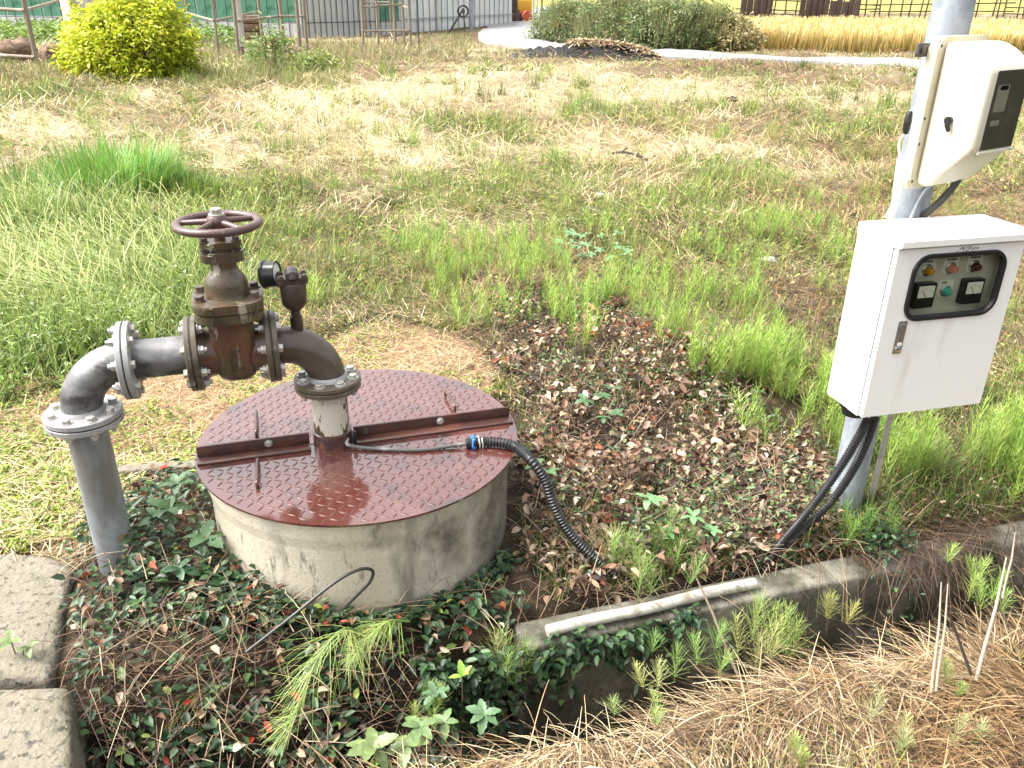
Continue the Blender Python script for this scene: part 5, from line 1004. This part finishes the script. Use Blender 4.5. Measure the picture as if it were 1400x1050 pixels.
def simple_bush(name, lab, u, v, R3, ntip, per, leafL, cols, cat='shrub', w=None, grass=0, gcols=None, group=None, gl=.5):
    c = ground_pt(u, v); o = thing(name, lab, cat, c, 0, group); cards('crown', [crown(o, (0, 0, 0), R3, ntip, per, leafL, lambda P, sh, n: pick(n, cols, w, .3), spread=.10, seed=int(u))], 'leaf', o)
    for k in range(4): a = k * 1.6 + u; part('stem', tube(bmesh.new(), [(.05 * math.cos(a), .05 * math.sin(a), -.1), (.3 * R3[0] * math.cos(a), .3 * R3[1] * math.sin(a), .75 * R3[2])], .014, 5), MT['bark'], o)
    if grass:
        a = rng.uniform(0, 6.28, grass); r = np.sqrt(rng.random(grass)); b = np.stack([np.cos(a) * r * R3[0], np.sin(a) * r * R3[1], R3[2] * np.sqrt(1 - r * r) * .75], 1); cards('grass_stalks', [strands(b, a + U_(-1, 1, grass), U_(gl * .5, gl, grass), U_(.7, 1.5, grass), U_(.0, .4, grass), .02, pick(grass, gcols), 3, .2)], 'leaf', o)
    return o
simple_bush('loose_shrub', 'loose pale green shrub in front of the white post', 372, 100, (.42, .4, .75), 90, 12, .075, ((.22, .32, .08), (.32, .40, .13), (.14, .22, .06)))
simple_bush('low_shrub', 'low yellowish weed bush right of the pale shrub', 432, 104, (.45, .4, .38), 70, 12, .07, ((.26, .32, .07), (.16, .22, .06)))
def rough_weeds():
    g, s_ = [], []
    for (u0, u1, v0, v1, n, h0, h1, cols) in ((-150, 80, 88, 120, 5000, .15, .42, ((.20, .17, .07), (.28, .26, .10), (.14, .16, .05))), (240, 480, 84, 126, 9000, .16, .46, ((.20, .19, .07), (.28, .30, .10), (.15, .17, .05), (.34, .30, .14))), (60, 280, 100, 128, 6000, .10, .32, ((.20, .17, .08), (.15, .13, .06), (.26, .26, .09))), (430, 640, 58, 84, 5200, .12, .40, ((.26, .21, .11), (.34, .28, .15), (.2, .22, .07))), (-200, 330, 50, 72, 3500, .15, .4, ((.2, .30, .10), (.16, .24, .08), (.3, .34, .12))), (570, 700, 48, 66, 1800, .1, .25, ((.32, .28, .14), (.24, .26, .09))), (930, 1250, 80, 104, 3000, .1, .25, ((.18, .12, .07), (.26, .2, .1), (.12, .1, .05))), (970, 1700, 70, 84, 2500, .08, .2, ((.2, .15, .08), (.28, .22, .11), (.25, .3, .08)))):
        u, v, x, y = sample(n, u0, u1, v0, v1); k = vnoise(x * 1.3, y * 1.3, 11) > .25; x, y = x[k], y[k]; m = len(x); c = pick(m, cols); g.append(strands(base3(x, y), U_(0, 6.28, m), U_(h0, h1, m) * (.35 + .9 * vnoise(x * 2, y * 2, 14)), U_(.45, 1.45, m), U_(0, .5, m), lodw(.008, x, y, .6), c * .8, 2, .25, c * 1.2))
    cards('rough_grass', g, 'leaf', stuff=True)
rough_weeds()
def bed_plants():
    u, v, x, y = sample(2600, -100, 330, 42, 62); n = len(x); c = pick(n, (G_L, G_M, (.24, .36, .12))); cards('crop_plants', [leaves(base3(x, y, U_(.05, .35, n)), U_(0, 6.28, n), U_(-.4, .7, n), U_(.12, .22, n), U_(.08, .14, n), c)], 'leaf', stuff=True)
bed_plants()
# ---- hedge beyond the road, its dry heap, and stems
HG = ((.16, .25, .08), (.22, .31, .11), (.09, .15, .055), (.31, .35, .17), (.36, .37, .22))
HS = 'overgrown shrubs beyond the road'
for u, v, R3, nt, lab, cols, gr in ((778, 56, (1.15, .9, 1.22), 300, 'leftmost dark green shrub of the overgrown bank, at the road bend', HG, 500), (845, 64, (1.2, 1.0, 1.45), 330, 'shrub of the overgrown bank behind the black heap, left part', HG, 700), (905, 68, (1.15, 1.0, 1.45), 320, 'shrub of the overgrown bank behind the straw end of the heap', HG, 700), (960, 68, (1.0, .9, 1.25), 240, 'rightmost green shrub of the overgrown bank, under bare stems', HG[:3] + ((.24, .24, .12),), 600)):
    simple_bush('overgrown_shrub', lab, u, v, R3, nt, 24, .085, cols, 'shrub', None, gr * 2, ((.30, .28, .12), (.32, .30, .15), (.18, .22, .10)), HS, .55)
simple_bush('dry_grass_heap', 'heap of dry yellowish cuttings at the right end of the shrubs', 1002, 70, (.75, .7, .85), 120, 14, .12, ((.38, .32, .15), (.46, .40, .2), (.24, .24, .11)), 'heap', None, 300, ((.5, .42, .22), (.36, .32, .16)), None, .35)
simple_bush('yellow_shrub', 'yellow-flowering tuft on top of the overgrown bank', 843, 50, (.4, .4, 1.6), 70, 10, .10, ((.42, .44, .06), (.34, .40, .08)), 'shrub')
for u, v, lab in ((928, 62, 'bare grey sapling stem above the shrubs, left one'), (948, 62, 'bare grey sapling stem above the shrubs, right one'), (739, 40, 'thin sapling stem by the road bend')):
    p = ground_pt(u, v); o = thing('sapling', lab, 'sapling', p, 0, 'sapling stems by the shrubs'); part('trunk', tube(bmesh.new(), [(0, 0, -.1), (.03, 0, 1), (-.02, .02, 2.2)], (.04, .035, .025), 7), MT['bark'], o)
    cc = np.zeros((60, 3)); cc[:, 2] = U_(1.0, 2.2, 60); cards('crown', [leaves(cc + rng.normal(0, .12, (60, 3)), U_(0, 6.28, 60), U_(-.5, .5, 60), .12, .06, pick(60, ((.3, .38, .1), (.2, .28, .08))))], 'leaf', o)
# straw on the charred heap
n = 2600; x = rng.uniform(-.35, 1.8, n); y = rng.normal(.12, .2, n); e = np.clip(1 - (x / 1.75) ** 2 - (y / .55) ** 2 * .9, 0, 1); ph = bpy.data.objects['charred_pile']
cards('straw_topping', [strands(np.stack([x, y, .36 * e ** .7 + .03], 1), U_(0, 6.28, n), U_(.08, .22, n), U_(-.2, .5, n), .2, .03, pick(n, ((.50, .38, .22), (.38, .25, .13), (.58, .48, .32))), 2, .6)], 'straw', ph)
# ---- wheat
def wheat():
    n = 52000; x = rng.uniform(4.5, 30, n); y = 24.6 + 12.2 * rng.random(n) ** 1.35; u, v, _ = proj(np.stack([x, y, 0 * x], 1)); k = (x > 5.6 + (y - 24) * .05 + .8 * vnoise(y, y * 0, 6)) & (u < 1800); x, y = x[k], y[k]; n = len(x); dd = np.min(np.hypot(x[:, None] - ROADP[None, :, 0], y[:, None] - ROADP[None, :, 1]), 1); k = dd > 2.1 + .5 * vnoise(x * .6, y * .6, 3); x, y = x[k], y[k]; n = len(x)
    h = U_(.50, .68, n); c0 = pick(n, ((.42, .27, .07), (.48, .33, .09), (.36, .30, .08)), None, .2); c1 = pick(n, ((.70, .56, .24), (.76, .64, .33), (.64, .50, .18)), None, .15)
    cards('wheat_crop', [strands(base3(x, y), U_(0, 6.28, n), h, U_(1.2, 1.55, n), U_(0, .15, n), .03, c0, 2, .7, c1)], 'straw', stuff=True)
wheat()
def tufts():
    """fine grass tufts standing among the mown litter in the nearer half of the field"""
    u, v, x, y = sample(1700, -100, 1650, 90, 470); k = ~special(u, v) & (fbm(x * 1.3, y * 1.3, 201) > .40); x, y = x[k], y[k]; m = len(x); per = 42
    X, Y = np.repeat(x, per) + rng.normal(0, .045, m * per), np.repeat(y, per) + rng.normal(0, .045, m * per); n = m * per
    c = np.repeat(pick(m, (G_L, (.26, .33, .07), G_M, (.34, .32, .11)), (4, 3, 3, 2)), per, 0) * U_(.7, 1.25, n)[:, None]
    cards('grass_tufts', [strands(base3(X, Y), U_(0, 6.28, n), np.repeat(U_(.08, .22, m) * np.clip(y / 6, .9, 1.6), per) * U_(.6, 1.2, n), U_(.8, 1.5, n), U_(.05, .45, n), lodw(.0025, X, Y, .45), c * .75, 3, .2, c * 1.2)], 'leaf', stuff=True)
    u, v, x, y = sample(1500, 400, 1650, 215, 500); k = ~special(u, v); x, y = x[k], y[k]; m = len(x); per = 26
    X, Y = np.repeat(x, per) + rng.normal(0, .07, m * per), np.repeat(y, per) + rng.normal(0, .05, m * per); n = m * per
    cards('dark_litter', [strands(base3(X, Y, U_(.01, .06, n)), U_(0, 6.28, n), U_(.04, .14, n), U_(-.2, .7, n), .2, lodw(.003, X, Y, .5), pick(n, ((.09, .06, .04), (.17, .11, .065), (.045, .032, .024), (.27, .12, .06), (.34, .25, .15)), (4, 3, 4, 1, 1.5)), 2, .5)], 'straw', stuff=True)
tufts()
